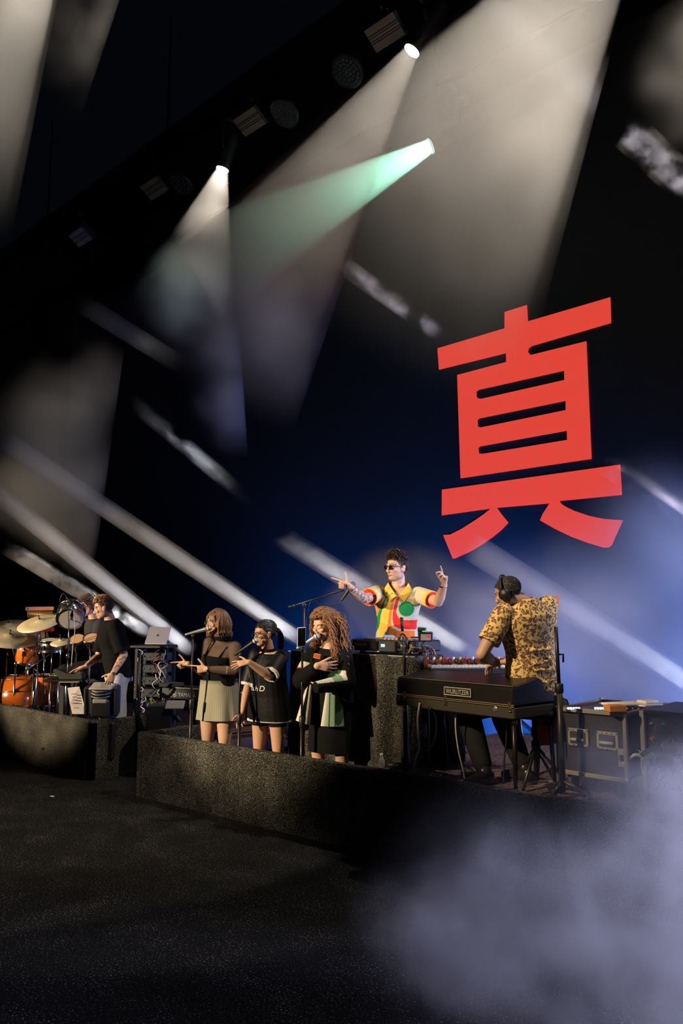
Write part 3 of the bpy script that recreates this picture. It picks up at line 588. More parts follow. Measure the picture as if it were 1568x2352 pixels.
cr = N.new('ShaderNodeValToRGB'); L.new(sn.outputs[0], cr.inputs[0]); cr.color_ramp.elements[0].color = (.27, .26, .19, 1); cr.color_ramp.elements[1].color = (.36, .35, .27, 1); cr.color_ramp.elements[0].position = .2; cr.color_ramp.elements[1].position = .6; L.new(cr.outputs[0], bb.inputs['Base Color'])
z0 = ond(495, 1561, D).z; z1 = ond(495, 1650, D).z
skirt(f, 'skirt', z0, z1, .200, .238, .04, 9, PIN, b0=.86)
MB().tube(ring_pts(lerp(f.el[1], f.wr[1], .93), UP * .036, FW * .036), .007, 6, cap=False).build('bracelet', STEEL, f.root)
glasses(f, mat('thin_gold_frame', (.5, .38, .2), .3, .9), .022)
paths = []
for p, d in H.scalp(1500, rnd, None, .004):
    fr = p.y > .03 and abs(p.x) < .06; tgt_z = -.115 + rnd.uniform(-.02, .02); s0 = H.w(*p); out = V((d.x, d.y * .9, 0)); 
    if fr and p.z > .05: sg = 1 if p.x > 0 else -1; e = V((p.x * 1.1 + sg * .022 + rnd.uniform(-.006, .006), .088 - abs(p.x) * .35, .030 + rnd.uniform(-.012, .012))); mid = V((p.x * 1.12 + sg * .010, .088 - abs(p.x) * .3, .062))
    else:
        ang = math.atan2(p.x, -p.y - .02) if abs(p.x) + abs(p.y) > .01 else 0; rr = .112 + rnd.uniform(-.008, .014); e = V((math.copysign(max(abs(math.sin(ang)) * rr, .01), p.x) * 1.0, min(-math.cos(ang) * rr * 1.12, .045), tgt_z)); mid = V((e.x * 1.02, e.y * 1.04, .0 + rnd.uniform(-.02, .02)))
    pts = cable([s0, H.w(p.x * 1.12, p.y * 1.1, p.z * 1.02 + .004), H.w(*mid), H.w(e.x * .98, e.y, e.z + .03 * (not fr)), H.w(e.x * (1.03 if fr else 1.12), e.y * (.98 if fr else 1.12), e.z - .006 * fr)], sub=3); paths.append((pts, rnd.uniform(.8, 1.3)))
strand_mesh(paths, .0031 , .0018).build('hair', hairmat('brown_hair', (.20, .105, .052)), f.root)
FIG1 = f
# ---- singer in the black jersey (middle)
D = 7.52
H = Head(ond(606, 1455, D), -RT * .78 - FW * .60 - UP * .04, k=1.01)
f = Fig('woman in glasses and a black jersey with white piping, arm raised', ond(616, 1495, D), ond(618, 1610, D), V((1, .2, 0)), H, sh=.15, rings=FEM, girth=1.0, k=1.03)
f.arm(1, (619, 1553), (571, 1521), .28, .245); f.arm(-1, (569, 1577), (557, 1634), .28, .25, 1, -1)
for q in (1, -1):
    kn = f.hip[q] + f.SH * q * .015 - Z * .42; f.leg(q, kn, kn - Z * .41, kn - Z * .46 + f.FH * .16)
f.body(thigh=.083); H.build(f.b, .96, soft=.55)
hand(f.b, f.wr[1], -RT * .97 - UP * .16, FW * .75 + UP * .55, True, [(8, 8, 6), (14, 10, 6), (10, 8, 6), (4, 6, 4)], 13, .95, (.9, .7, .1)); hand(f.b, f.wr[-1], -UP * .95 - RT * .2, -RT * .8 - FW * .4, False, RELAX, 6, .95)
SK2 = (.53, .30, .19); HK = (.012, .009, .008)
f.b.sculpt('body', SKIN, f.root, .0055, 2, lambda P: H.paint(P, SK2, HK, brow=(.02, .012, .01)))
z1 = ond(617, 1662, D).z
c = Sculpt(); c.loft([f.ring(-.40, .232, .150, .0), f.ring(-.2, .222, .15, 0), f.ring(.1, .205, .145, 0), f.ring(.4, .185, .14, .01), f.ring(.7, .180, .145, .015), f.ring(.86, .165, .115, 0), f.ring(.96, .11, .08, 0)])
for q in (1, -1): sleeve(c, f, q, 0, .97, .070, .084)
def pj(P):
    C = np.tile(np.array((.0045, .005, .0055), np.float32), (len(P), 1)); tz = ((P - np.array(f.P)) @ np.array(f.up)) / (f.N - f.P).length
    for q in (1, -1):
        t, d = seg_t(P, f.sh[q], f.el[q]); C[(t > .88) & (t < .985) & (d < .10) & (d > .06)] = (.62, .62, .56)
    C[tz < -.335] = (.62, .62, .56); s_ = (P - np.array(f.P)) @ np.array(f.S); C[(np.abs(s_ - .0) < .006) & (tz > .3) & (((P - np.array(f.P)) @ np.array(f.F)) > .05)] = (.03, .03, .03); return C
jer = c.sculpt('jersey', SHINY, f.root, .008, 3, pj)
c = Sculpt()
for q in (1, -1): c.limb([f.hip[q], lerp(f.hip[q], f.kn[q], .38)], [.098, .096])
c.sculpt('shorts', mat('black_shorts', (.006, .006, .006), .85, spec=.15), f.root, .008, 2)
MB().tube(ring_pts(f.N + f.up * .012, f.S * .066, f.F * .068), .014, 8, cap=False).build('collar', MATS['black_shorts'], f.root)
glasses(f, mat('black_frame', (.01, .01, .01), .3), .023, wire=.0026)
fo = f.ring(.30, .19, .15, .015)
letters('D', 'jersey_letter', WHITE, jer, fo[0] + f.F * .165 + f.S * .005 - f.up * .02, f.S - f.F * .35, f.up + f.S * .3, .055, wrap=jer)
letters('tch', 'jersey_letter', WHITE, jer, fo[0] + f.F * .155 - f.S * .115 - f.up * .02, f.S + f.F * .25, f.up + f.S * .25, .05, wrap=jer)
MB().tube(ring_pts(H.w(.082, -.01, -.05), H.f * .009, H.u * .009, 12), .0014, 5, cap=False).build('earring', STEEL, f.root)
MB().tube(ring_pts(H.w(-.082, -.01, -.05), H.f * .009, H.u * .009, 12), .0014, 5, cap=False).build('earring', STEEL, f.root)
paths = []
for p, d in H.scalp(800, rnd, None, .002):
    paths.append((cable([H.w(*p), H.w(p.x * 1.02, p.y - .03, p.z + .006 * (p.z > .05)), H.w(p.x * .5, -.115, .03 + p.z * .35), H.w(p.x * .1, -.135, .012)], sub=3), 1.0))
for i in range(260):
    a = rnd.uniform(0, 6.28); r = rnd.uniform(0, .03); dx, dz = math.cos(a) * r, math.sin(a) * r
    paths.append((cable([H.w(dx * .3, -.13, .012 + dz * .3), H.w(dx, -.165, .0 + dz), H.w(dx * 1.6, -.185, -.06 + dz), H.w(dx * 1.3, -.175 + rnd.uniform(-.02, .02), -.15 + rnd.uniform(-.03, .02))], sub=3), 1.0))
strand_mesh(paths, .0034, .0022).build('hair', hairmat('black_hair', (.014, .011, .010), .3), f.root)
FIG2 = f
# ---- singer with long curls (right of the three)
D = 7.02
H = Head(ond(742, 1437, D), -RT * .66 - FW * .72 - UP * .12, k=1.03)
f = Fig('woman with long curly hair in a black jacket, hand on her chest', ond(757, 1484, D), ond(757, 1612, D), V((1, .1, 0)), H, sh=.155, rings=FEM, girth=1.05, k=1.04)
f.el = {1: ond(797, 1567, 6.86), -1: ond(691, 1562, 6.98)}; f.wr = {1: ond(737, 1577, 6.70), -1: ond(729, 1529, 6.76)}
for q in (1, -1):
    kn = f.hip[q] + f.SH * q * .03 - Z * .43; f.leg(q, kn, kn - Z * .42, kn - Z * .47 + f.FH * .16)
f.body(thigh=.085); H.build(f.b, .95, soft=.55)
hand(f.b, f.wr[-1], RT * .96 - UP * .10 + FW * .10, UP, False, [(10, 10, 8), (12, 12, 8), (10, 12, 8), (12, 14, 10)], 7, 1.0, (.6, .8, .1)); hand(f.b, f.wr[1], -RT * .9 - UP * .15 + FW * .2, UP, True, [(70, 80, 50)] * 4, 2, .8, (.3, .9, -.3))
SK3 = (.57, .34, .22)
f.b.sculpt('body', SKIN, f.root, .0055, 2, lambda P: H.paint(P, SK3, (.10, .05, .02), brow=(.05, .025, .012), eyes='closed'))
# open jacket: wide torso, loose sleeves, flaring panels in white and green
c = Sculpt(); c.loft([f.ring(-.02, .215, .125, -.02), f.ring(.2, .205, .130, -.01), f.ring(.45, .195, .130, 0), f.ring(.7, .19, .135, .01), f.ring(.86, .18, .115, 0), f.ring(.97, .115, .08, 0)])
for q in (1, -1): sleeve(c, f, q, 0, 1, .074, .082); sleeve(c, f, q, 0, .94 if q < 0 else 1.22, .080, .054 if q < 0 else .050, False)
GRN = (.20, .33, .20); WHT = (.60, .58, .52)
def pk(P):
    C = np.tile(np.array((.006, .006, .0065), np.float32), (len(P), 1))
    v = (P - np.array(CAM)); w = v @ np.array(FW); px = 784 + FPX * (v @ np.array(RT)) / w; py = 1176 - FPX * (v @ np.array(UP)) / w
    fr = (P - np.array(f.P)) @ np.array(f.F); t, d = seg_t(P, f.el[1], f.wr[1]); t2, d2 = seg_t(P, f.el[-1], f.wr[-1]); s_ = (P - np.array(f.P)) @ np.array(f.S); tz = ((P - np.array(f.P)) @ np.array(f.up)) / (f.N - f.P).length
    m = (d < .115) & (t > .15) & (t < 1.2) & (((P - np.array(f.el[1])) @ np.array(UP)) > .035); C[m] = GRN; C[m & (t > .62)] = WHT; C[m & (t < .28)] = WHT
    t3, d3 = seg_t(P, f.sh[-1], f.el[-1]); m = (t3 > .52) & (t3 < .72) & (d3 < .13) & (d2 > .07); C[m] = WHT; C[(t3 > .72) & (t3 < .75) & (d3 < .13) & (d2 > .08)] = (.55, .06, .03); return C
c.sculpt('jacket', CLOTH, f.root, .008, 3, pk)
def panel(fig, name, pts, cols):
    """hanging jacket panel: grid of pixel columns (top, bottom) with its own folds"""
    b = MB(); vs = []; fs = []; n = len(pts); Zn = 6
    for th in (0, .008):
        for i in range(Zn + 1):
            for (x0, y0, d0, x1, y1, d1) in pts:
                t = i / Zn; vs.append(ond(lerp(x0, x1, t), lerp(y0, y1, t), D + lerp(d0, d1, t) + th))
    k = (Zn + 1) * n
    for i in range(Zn):
        for j in range(n - 1): a = i * n + j; fs += [(a, a + n, a + n + 1, a + 1), (k + a, k + a + 1, k + a + n + 1, k + a + n)]
    b.add(vs, fs, True); o = b.build(name, CLOTH, fig.root); me = o.data; a = me.color_attributes.new('Col', 'FLOAT_COLOR', 'POINT')
    for i in range(len(vs)): j = i % n; r_ = (i % k) // n; a.data[i].color = (*cols(j / (n - 1), r_ / Zn), 1)
    return o
panel(f, 'jacket_panel', [(705, 1568, -.05, 679, 1655, -.12), (709, 1568, -.10, 687, 1658, -.19), (712, 1570, -.12, 695, 1660, -.16), (715, 1570, -.12, 704, 1664, -.22), (716, 1572, -.10, 712, 1665, -.16)], lambda u, v: WHT if (u < .3 and v > .3) or u > .8 else (GRN if v > .55 and u < .7 else (.42, .40, .32)))
panel(f, 'jacket_panel', [(748, 1590, -.16, 736, 1668, -.24), (752, 1588, -.19, 745, 1668, -.28), (757, 1588, -.17, 754, 1669, -.24), (765, 1588, -.20, 763, 1669, -.30), (774, 1588, -.17, 777, 1669, -.25), (786, 1588, -.12, 790, 1668, -.20)], lambda u, v: WHT if u < .35 else GRN)
skirt(f, 'black_skirt', f.P.z + .14, ond(757, 1722, D).z, .198, .222, .03, 7, mat('black_cotton', (.006, .0065, .007), .9, spec=.12))
o = MB().at(ond(728, 1507, dep(f.N) - .17), RT + UP * -.2, -FW); o.box((0, 0, 0), (.05, .032, .004)); o = o.build('badge', mat('red_badge', (.6, .07, .02), .6), f.root); b_ = MB().at(ond(728, 1507, dep(f.N) - .168), RT + UP * -.2, -FW); b_.box((0, 0, 0), (.06, .042, .003)); b_.build('badge_border', mat('yellow_badge', (.7, .40, .05), .6), o)
paths = []
for p, d in H.scalp(900, rnd, ([-.11, -.05, -.01, .02, .05, .1], [-.085, -.07, -.02, .02, .062, .074]), .004):
    az = math.atan2(p.x, p.y); side = p.x * H.r.dot(f.S)
    lr = rnd.random(); zend = rnd.uniform(-.42, -.20) if p.x < .01 else rnd.uniform(-.30, -.12)
    near = p.x < 0
    rr = rnd.uniform(.12, .21) if near else rnd.uniform(.105, .14); e = V((math.sin(az) * rr, math.cos(az) * rr * .95, 0))
    if p.y > -.01: e = V((math.copysign(rnd.uniform(.098, .15 if near else .115), p.x if abs(p.x) > .02 else -1), rnd.uniform(-.06, .035), 0))
    e.y = min(e.y, .035)
    w1 = H.w(p.x * 1.28, p.y * 1.25, p.z * 1.12 + .02); w2 = H.w(e.x, e.y, .015 + rnd.uniform(-.02, .03)); base = H.w(e.x * 1.12, e.y * 1.08 - .012, 0); w3 = V((base.x, base.y, H.c.z + zend * .5)); w4 = V((base.x, base.y, H.c.z + zend)) + f.SH * rnd.uniform(-.03, .05)
    sp = cable([H.w(*p), w1, w2, w3, w4], sub=8); ph = rnd.uniform(0, 6.28); amp = rnd.uniform(.008, .014); out = []
    for i, q in enumerate(sp):
        a = ph + i * 1.05; k_ = min(1, i / 5); out.append(q + (H.r * math.cos(a) + H.f * math.sin(a)) * amp * k_ + H.u * math.sin(a * 1.3) * .004)
    paths.append((out, rnd.uniform(.8, 1.25)))
strand_mesh(paths, .0036, .0027).build('hair', hairmat('auburn_curls', (.22, .10, .04), .45), f.root)
FIG3 = f
# ---- performer in the colour-block shirt behind the decks
D = 7.62
H = Head(ond(911, 1304, D), -RT * .80 - FW * .58 + UP * .06, k=1.13)
f = Fig('man in sunglasses and a colour-block polo shirt, both arms raised', ond(914, 1352, D), ond(910, 1490, D), RT * .97 - FW * .1, H, sh=.18, k=1.09, girth=1.07)
f.arm(-1, (838, 1376), (801, 1346), .30, .25, -1, -1); f.arm(1, (1006, 1383), (1020, 1344), .30, .25, -1, -1)
for q in (1, -1): kn = f.hip[q] - Z * .45; f.leg(q, kn, kn - Z * .42, kn - Z * .46 + f.FH * .18)
f.body(); H.build(f.b, 1.1)
hand(f.b, f.wr[-1], -RT * .95 + UP * .22, UP * .95 + RT * .25, False, POINT, 3, 1.0, (1, .3, 0)); hand(f.b, f.wr[1], UP * .97 + RT * .05, FW * .75 - RT * .4, True, [(8, 8, 6), (50, 40, 20), (62, 60, 30), (68, 70, 40)], 6, 1.0, (.5, .8, -.4))
SKD = (.60, .36, .24)
def pd(P):
    C = H.paint(P, SKD, (.035, .02, .014), brow=(.04, .02, .012), stubble=.22, lip=(.45, .17, .14))
    t, d = seg_t(P, f.el[-1], f.wr[-1]); tu, du = seg_t(P, f.sh[-1], f.el[-1]); a = ((d < .06) & (t > -.1) & (t < .93)) | ((du < .065) & (tu > .3))
    q = np.sin(P[:, 0] * 95 + 3 * np.sin(P[:, 2] * 60)) * np.sin(P[:, 2] * 110 + 2 * np.sin(P[:, 1] * 70)) + .4 * np.sin(P[:, 1] * 160); C[a & (q > .28)] *= np.array((.28, .33, .36)); return C
f.b.sculpt('body', SKIN, f.root, .0055, 2, pd)
c = Sculpt(); f.torso(c, .022, -.2, .96); c.loft([f.ring(.88, .17, .10, 0, .02), f.ring(.97, .125, .082, 0, .012), f.ring(1.02, .08, .07, 0, .004)]); c.loft([f.ring(-.3, .165, .115, 0, .02), f.ring(0, .168, .116, 0, .02), f.ring(.1, .165, .112, 0, .02)])
for q in (1, -1): sleeve(c, f, q, 0, .72, .078, .086)
YEL = (.80, .50, .07); CRM = (.56, .49, .33); ORG = (.86, .20, .025); RED = (.74, .035, .02); GR2 = (.015, .22, .05)
SHP = [([(895, 1362), (905, 1362), (898, 1400), (892, 1430), (891, 1478), (873, 1478), (875, 1430), (882, 1400)], YEL), ([(905, 1363), (909, 1363), (903, 1400), (900.5, 1425), (905, 1438), (915, 1444), (955, 1445), (955, 1476), (903, 1476), (895, 1466), (893.5, 1430), (897.5, 1400)], ORG),
       ([(913, 1363), (921, 1358), (915, 1385), (912, 1402), (918, 1415), (930, 1420), (960, 1420), (958, 1442), (918, 1440), (908, 1433), (904, 1420), (905.5, 1395)], RED), ([(885, 1365), (887, 1366), (879, 1383), (871.5, 1406), (864, 1422), (862, 1398), (871, 1380)], ORG), ([(889, 1364), (892, 1362), (885, 1385), (878, 1410), (874, 1440), (868, 1453), (862, 1440), (867, 1420), (872, 1405), (881, 1382)], GR2), ([(864, 1458), (871, 1478), (860, 1480)], ORG)]
def ps(P):
    C = np.tile(np.array(CRM, np.float32), (len(P), 1)); fr = ((P - np.array(f.P)) @ np.array(f.F)) > 0
    sx_ = (P - np.array(f.N)) @ np.array(f.S); sz_ = (P - np.array(f.N)) @ np.array(f.up); kx = FPX / dep(f.N) * 1.01; X_ = 914 + sx_ * kx * .985; Y_ = 1352 - sz_ * kx
    tor = (np.abs(sx_) < .2)
    for poly, col in SHP: C[fr & tor & inpoly(X_, Y_, poly)] = col
    C[fr & ((X_ - 935) ** 2 + (Y_ - 1394) ** 2 < 17.3 ** 2)] = GR2
    for q in (1, -1):
        t, d = seg_t(P, f.sh[q], f.el[q]); C[(t > .60) & (d < .12)] = YEL; C[(t > .705) & (d < .08)] = (.6, .04, .03)
    return C
def kv(P):   # open V neck
    sx_ = (P - np.array(f.N)) @ np.array(f.S); sz_ = (P - np.array(f.N)) @ np.array(f.up); fr = ((P - np.array(f.N)) @ np.array(f.F)) > .0
    return ~(fr & (sz_ > -.075) & (np.abs(sx_) < (sz_ + .078) * .75))
sh_ = c.sculpt('polo_shirt', CLOTH, f.root, .006, 2, ps, kv)
# collar: two pointed leaves
for q in (-1, 1):
    nb = f.N + f.up * .03; pts = []
    a = [nb - f.F * .085 + f.up * .035, nb + f.S * q * .088 - f.F * .03 + f.up * .035, nb + f.S * q * .084 + f.F * .065 + f.up * .008, nb + f.S * q * .008 + f.F * .150 - f.up * .085]
    b2 = [nb - f.F * .10 - f.up * .02, nb + f.S * q * .122 - f.F * .04 - f.up * .022, nb + f.S * q * .122 + f.F * .095 - f.up * .055, nb + f.S * q * .066 + f.F * .168 - f.up * .135]
    A, B2 = cable(a, sub=4), cable(b2, sub=4); b = MB(); n = len(A); b.add(A + B2 + [p - f.F * .008 for p in A] + [p - f.up * .008 - f.F * .004 for p in B2], [(i, i + 1, n + i + 1, n + i) for i in range(n - 1)] + [(2 * n + i, 3 * n + i, 3 * n + i + 1, 2 * n + i + 1) for i in range(n - 1)], True); b.build('collar', mat('yellow_knit', YEL, .85), sh_)
for i, (x, y) in enumerate(((896, 1362), (883, 1394), (877, 1433), (878, 1471))):
    p = onsph(x, y, f.P + f.up * (1490 - y) / 236.0, .158, -1); m_ = MB().at(p, RT, -FW); m_.lathe([(.001, .003), (.008, .003), (.009, 0)], 10, cap=False); m_.build('button', mat('cream_button', (.75, .72, .6), .4), sh_)
c = Sculpt(); c.loft([f.ring(-.28, .12, .10, 0), f.ring(-.05, .165, .115, 0), f.ring(.1, .168, .115, 0)])
for q in (1, -1): c.limb([f.hip[q], f.kn[q], f.an[q] + Z * .03], [.118, .09, .075])
c.sculpt('trousers', mat('dark_trousers', (.015, .015, .018), .8), f.root, .01, 2)
for q in (1, -1): Sculpt().limb([f.an[q] - Z * .03, lerp(f.an[q], f.toe[q], .6) - Z * .02, f.toe[q]], [.05, .05, .042]).sculpt('shoe', MATTE, f.root, .01, 1)
glasses(f, mat('dark_frame', (.03, .02, .015), .3), .0215, mat('dark_lens', (.006, .006, .007), .08), .0032)
MB().tube(ring_pts(lerp(f.el[1], f.wr[1], .9), RT * .031, FW * .031), .008, 6, cap=False).build('wrist_band', BLACK, f.root)
paths = []
for p, d in H.scalp(1100, rnd, ([-.11, -.05, -.01, .02, .05, .1], [-.075, -.06, .0, .04, .07, .078]), .0):
    tp = min(1, max(0, (p.z - .05) / .06)); ln = .006 + .034 * tp * rnd.uniform(.7, 1.15); dr = (V((p.x * 1.2, .045 + p.y * .5, .05 + p.z * .8)) if tp > .05 else V((p.x * .3, -.6, -.6))).normalized(); cu = V((rnd.uniform(-1, 1), rnd.uniform(-.3, 1), rnd.uniform(-.8, .2))) * .5
    q = p + d * .003; paths.append((cable([H.w(*p), H.w(*(q + dr * ln * .5)), H.w(*(q + (dr + cu * .5) * ln)), H.w(*(q + (dr + cu * 1.3) * ln * 1.15))], sub=2), rnd.uniform(.8, 1.2)))
strand_mesh(paths, .0042, .0022).build('hair', hairmat('dark_brown_hair', (.045, .024, .016)), f.root)
FIGD = f
# ---- keyboard player seen from behind, leopard shirt, headphones
D = 5.95
H = Head(ond(1166, 1362, D), FW * .50 - RT * .78 - UP * .40, k=1.04)
f = Fig('keyboard player in a leopard print shirt and headphones, seen from behind', ond(1206, 1385, D), ond(1226, 1585, D), V((-.35, -.9, 0)), H, sh=.19, k=1.10, girth=1.08)
f.arm(1, (1106, 1503), (1140, 1523), .32, .25, -1, 1); f.arm(-1, (1245, 1500), (1162, 1520), .32, .26, 1, 1)
f.kn[1] = onsph(1070, 1628, f.hip[1], .52, 1); an = ond(1113, 1742, 5.95); dz = .56 + .085; an.z = dz; f.an[1] = an; f.toe[1] = V(onz(1076, 1798, .60)); f.toe[1].z = .60
f.kn[-1] = onsph(1150, 1632, f.hip[-1], .47, 1); a2 = onz(1206, 1772, dz); a2.z = dz; f.an[-1] = a2; f.toe[-1] = a2 + V((-.17, .02, -.05))
f.body(foot=False); H.build(f.b, 1.05)
hand(f.b, f.wr[1], -RT * .35 + FW * .6 - UP * .35, RT * .8 + FW * .4, True, RELAX, 8, 1.0); hand(f.b, f.wr[-1], -RT * .8 + FW * .5 - UP * .15, -RT * .4 - FW * .7, False, RELAX, 8, 1.0)
f.b.sculpt('body', SKIN, f.root, .006, 2, lambda P: H.paint(P, (.60, .37, .25), (.05, .045, .042), brow=(.05, .03, .02), stubble=.3, hl=([-.11, -.05, -.01, .02, .05, .1], [-.05, -.04, .0, .02, .055, .07])))
LEO = bpy.data.materials.new('leopard_print'); N, L = nt(LEO); bb = N['Principled BSDF']; bb.inputs['Roughness'].default_value = .85
tc = N.new('ShaderNodeTexCoord'); no = N.new('ShaderNodeTexNoise'); no.inputs['Scale'].default_value = 14; L.new(tc.outputs['Object'], no.inputs['Vector']); mx = N.new('ShaderNodeMixRGB'); mx.blend_type = 'LINEAR_LIGHT'; mx.inputs[0].default_value = .05; L.new(tc.outputs['Object'], mx.inputs[1]); L.new(no.outputs['Color'], mx.inputs[2])
vo = N.new('ShaderNodeTexVoronoi'); vo.feature = 'F1'; vo.inputs['Scale'].default_value = 36; vo.inputs['Randomness'].default_value = .75; L.new(mx.outputs[0], vo.inputs['Vector'])
n3 = N.new('ShaderNodeTexNoise'); n3.inputs['Scale'].default_value = 60; L.new(tc.outputs['Object'], n3.inputs['Vector']); ad = N.new('ShaderNodeMath'); ad.operation = 'MULTIPLY_ADD'; ad.inputs[1].default_value = .28; L.new(n3.outputs[0], ad.inputs[0]); L.new(vo.outputs['Distance'], ad.inputs[2])
cr = N.new('ShaderNodeValToRGB'); L.new(ad.outputs[0], cr.inputs[0]); e = cr.color_ramp.elements; e[0].position = .32; e[0].color = (.52, .30, .11, 1); e[1].position = .40; e[1].color = (.13, .065, .035, 1); k3 = e.new(.60); k3.color = (.16, .08, .04, 1); k4 = e.new(.67); k4.color = (.86, .60, .22, 1); L.new(cr.outputs[0], bb.inputs['Base Color'])
bp = N.new('ShaderNodeBump'); bp.inputs['Strength'].default_value = .5; bp.inputs['Distance'].default_value = .02; n2 = N.new('ShaderNodeTexNoise'); n2.inputs['Scale'].default_value = 9; n2.inputs['Detail'].default_value = 3; L.new(tc.outputs['Object'], n2.inputs['Vector']); L.new(n2.outputs[0], bp.inputs['Height']); L.new(bp.outputs[0], bb.inputs['Normal'])
c = Sculpt(); f.torso(c, .022, .0, .96); c.loft([f.ring(.88, .17, .10, 0, .02), f.ring(.97, .125, .085, 0, .012), f.ring(1.03, .075, .072, 0, .01)]); c.loft([f.ring(-.10, .175, .125, 0, .02), f.ring(.1, .17, .118, 0, .02), f.ring(.3, .16, .11, 0, .02)])
for q in (1, -1): sleeve(c, f, q, 0, .70, .082, .086)
for i in range(5):   # pulled folds across the back
    z_ = f.P + f.up * (.02 + .075 * i); c.tube(cable([z_ + f.S * .19 + f.F * .0, z_ + f.S * .08 - f.F * .145 + f.up * .015 * (-1) ** i, z_ - f.S * .08 - f.F * .145, z_ - f.S * .19 - f.F * .01 + f.up * .03], sub=4), .011, 8)
c.sculpt('leopard_shirt', LEO, f.root, .008, 2)
MB().tube(ring_pts(f.N + f.up * .02, f.S * .075, f.F * .075), .018, 8, cap=False).build('collar', LEO, f.root)
TR = mat('charcoal_trousers', (.014, .014, .016), .9, spec=.15, bump=.3, bscale=30); c = Sculpt(); c.loft([f.ring(-.20, .14, .12, 0, .03), f.ring(-.05, .165, .12, 0, .025), f.ring(.08, .165, .115, 0, .015)])
for q in (1, -1): c.limb([f.hip[q], f.kn[q], lerp(f.kn[q], f.an[q], .45), lerp(f.kn[q], f.an[q], .86)], [.132, .100, .088, .072])
c.sculpt('trousers', TR, f.root, .009, 3)
BOOT = mat('boot_leather', (.02, .017, .015), .28)
for q in (1, -1):
    a, t_ = f.an[q], f.toe[q]; dr = (t_ - a); dr.z = 0; dr.normalize(); b = Sculpt(); b.limb([lerp(a, f.kn[q], .22), a + Z * .02], [.055, .05]); b.limb([a - Z * .02 - dr * .035, a - Z * .03 + dr * .09, t_ - Z * .0 + dr * .02], [.05, .046, .036]); bo = b.sculpt('boot', BOOT, f.root, .007, 2)
    s2 = MB().at(V((a.x, a.y, .562)), dr, Z); s2.prism([(-.085, -.03), (-.07, -.045), (.02, -.04), (.12, -.052), (.2, -.035), (.215, 0), (.2, .035), (.12, .052), (.02, .04), (-.07, .045), (-.085, .03)], 0, .018); s2.build('sole', RUBBER, bo)
hp = MB().tube([H.w(math.sin(a) * .098, -.005, .03 + math.cos(a) * .105) for a in np.linspace(-1.75, 1.75, 15)], .009, 8); hpo = hp.build('headphones', BLACK, f.root)
for q in (-1, 1):
    m_ = MB().at(H.w(q * .075, -.005, -.015), H.f, H.r * q); m_.lathe([(.038, 0), (.044, .008), (.044, .024), (.03, .036), (.001, .038)], 22, cap=False); m_.build('ear_cup', BLACK, hpo)
for q, nm in ((1, 'wrist_band'),): MB().tube(ring_pts(lerp(f.el[q], f.wr[q], .86), RT * .034, UP * .034), .008, 6, cap=False).build(nm, mat('beige_band', (.45, .40, .33), .6), f.root)
b = MB()
for p, d in H.scalp(1500, rnd, ([-.11, -.05, -.01, .02, .05, .1], [-.05, -.04, .0, .02, .055, .07]), .0): b.tube([H.w(*p), H.w(*(p + d * .0035 + V((0, -.002, -.002))))], [.0032, .0022], 4)
b.build('hair', hairmat('grey_black_stubble', (.055, .05, .048), .7), f.root)
FIGK = f
# ---- percussionist standing in the black T-shirt and jeans
D = 9.35
H = Head(ond(238, 1396, D), -RT * .95 - FW * .26 - UP * .22, k=1.12)
f = Fig('man in a black T-shirt and pale jeans standing at the sampler', ond(254, 1426, D), ond(270, 1540, D), -FW * .85 + RT * .45, H, sh=.17, k=1.14, girth=1.0)
f.arm(1, (285, 1504), (260, 1546), .30, .25, -1, -1); f.arm(-1, (226, 1508), (198, 1530), .30, .22, 1, -1)
for q in (1, -1): kn = f.hip[q] + f.FH * .05 * q + f.SH * q * .03 - Z * .46; f.leg(q, kn, V((kn.x, kn.y, .28)), V((kn.x, kn.y, .24)) + f.FH * .18)
f.body(); H.build(f.b, 1.05)
hand(f.b, f.wr[1], -UP * .9 - RT * .4, -RT * .8 + UP * .3, True, RELAX, 5, 1.1); hand(f.b, f.wr[-1], -RT * .95 - UP * .25, -FW * .9, False, FLATH, 9, 1.1)
def pm(P):
    C = H.paint(P, (.56, .33, .22), (.16, .075, .03), brow=(.12, .06, .03), stubble=.12)
    for q in (1, -1):
        t, d = seg_t(P, f.el[q], f.wr[q]); qv = np.sin(P[:, 0] * 90) * np.sin(P[:, 2] * 105 + 1.5 * np.sin(P[:, 1] * 60)); C[(d < .06) & (t > .1) & (t < .95) & (qv > .42)] *= np.array((.35, .38, .40))
    return C
f.b.sculpt('body', SKIN, f.root, .0065, 2, pm)
c = Sculpt(); f.torso(c, .028, .0, .96); c.loft([f.ring(.88, .17, .10, 0, .02), f.ring(.97, .125, .082, 0, .012), f.ring(1.03, .075, .07, 0, .004)]); c.loft([f.ring(-.12, .18, .13, 0, .02), f.ring(.1, .175, .12, 0, .025), f.ring(.3, .165, .112, 0, .028)])
for q in (1, -1): sleeve(c, f, q, 0, .88, .085, .095)
c.sculpt('t_shirt', mat('black_jersey', (.006, .006, .007), .9, bump=.4, bscale=14, spec=.12), f.root, .009, 3)
DEN = mat('pale_denim', (.40, .43, .47), .9, vary=.35, bscale=9, bump=.3); c = Sculpt(); c.loft([f.ring(-.22, .13, .11, 0, .03), f.ring(-.08, .16, .12, 0, .03), f.ring(.06, .165, .118, 0, .02)])
for q in (1, -1): c.limb([f.hip[q], f.kn[q], lerp(f.kn[q], f.an[q], .6), f.an[q]], [.115, .105, .105, .11])
c.sculpt('jeans', DEN, f.root, .01, 3)
for q in (1, -1): Sculpt().limb([f.an[q] - Z * .02, lerp(f.an[q], f.toe[q], .6), f.toe[q]], [.05, .05, .042]).sculpt('shoe', WHITE, f.root, .01, 1)
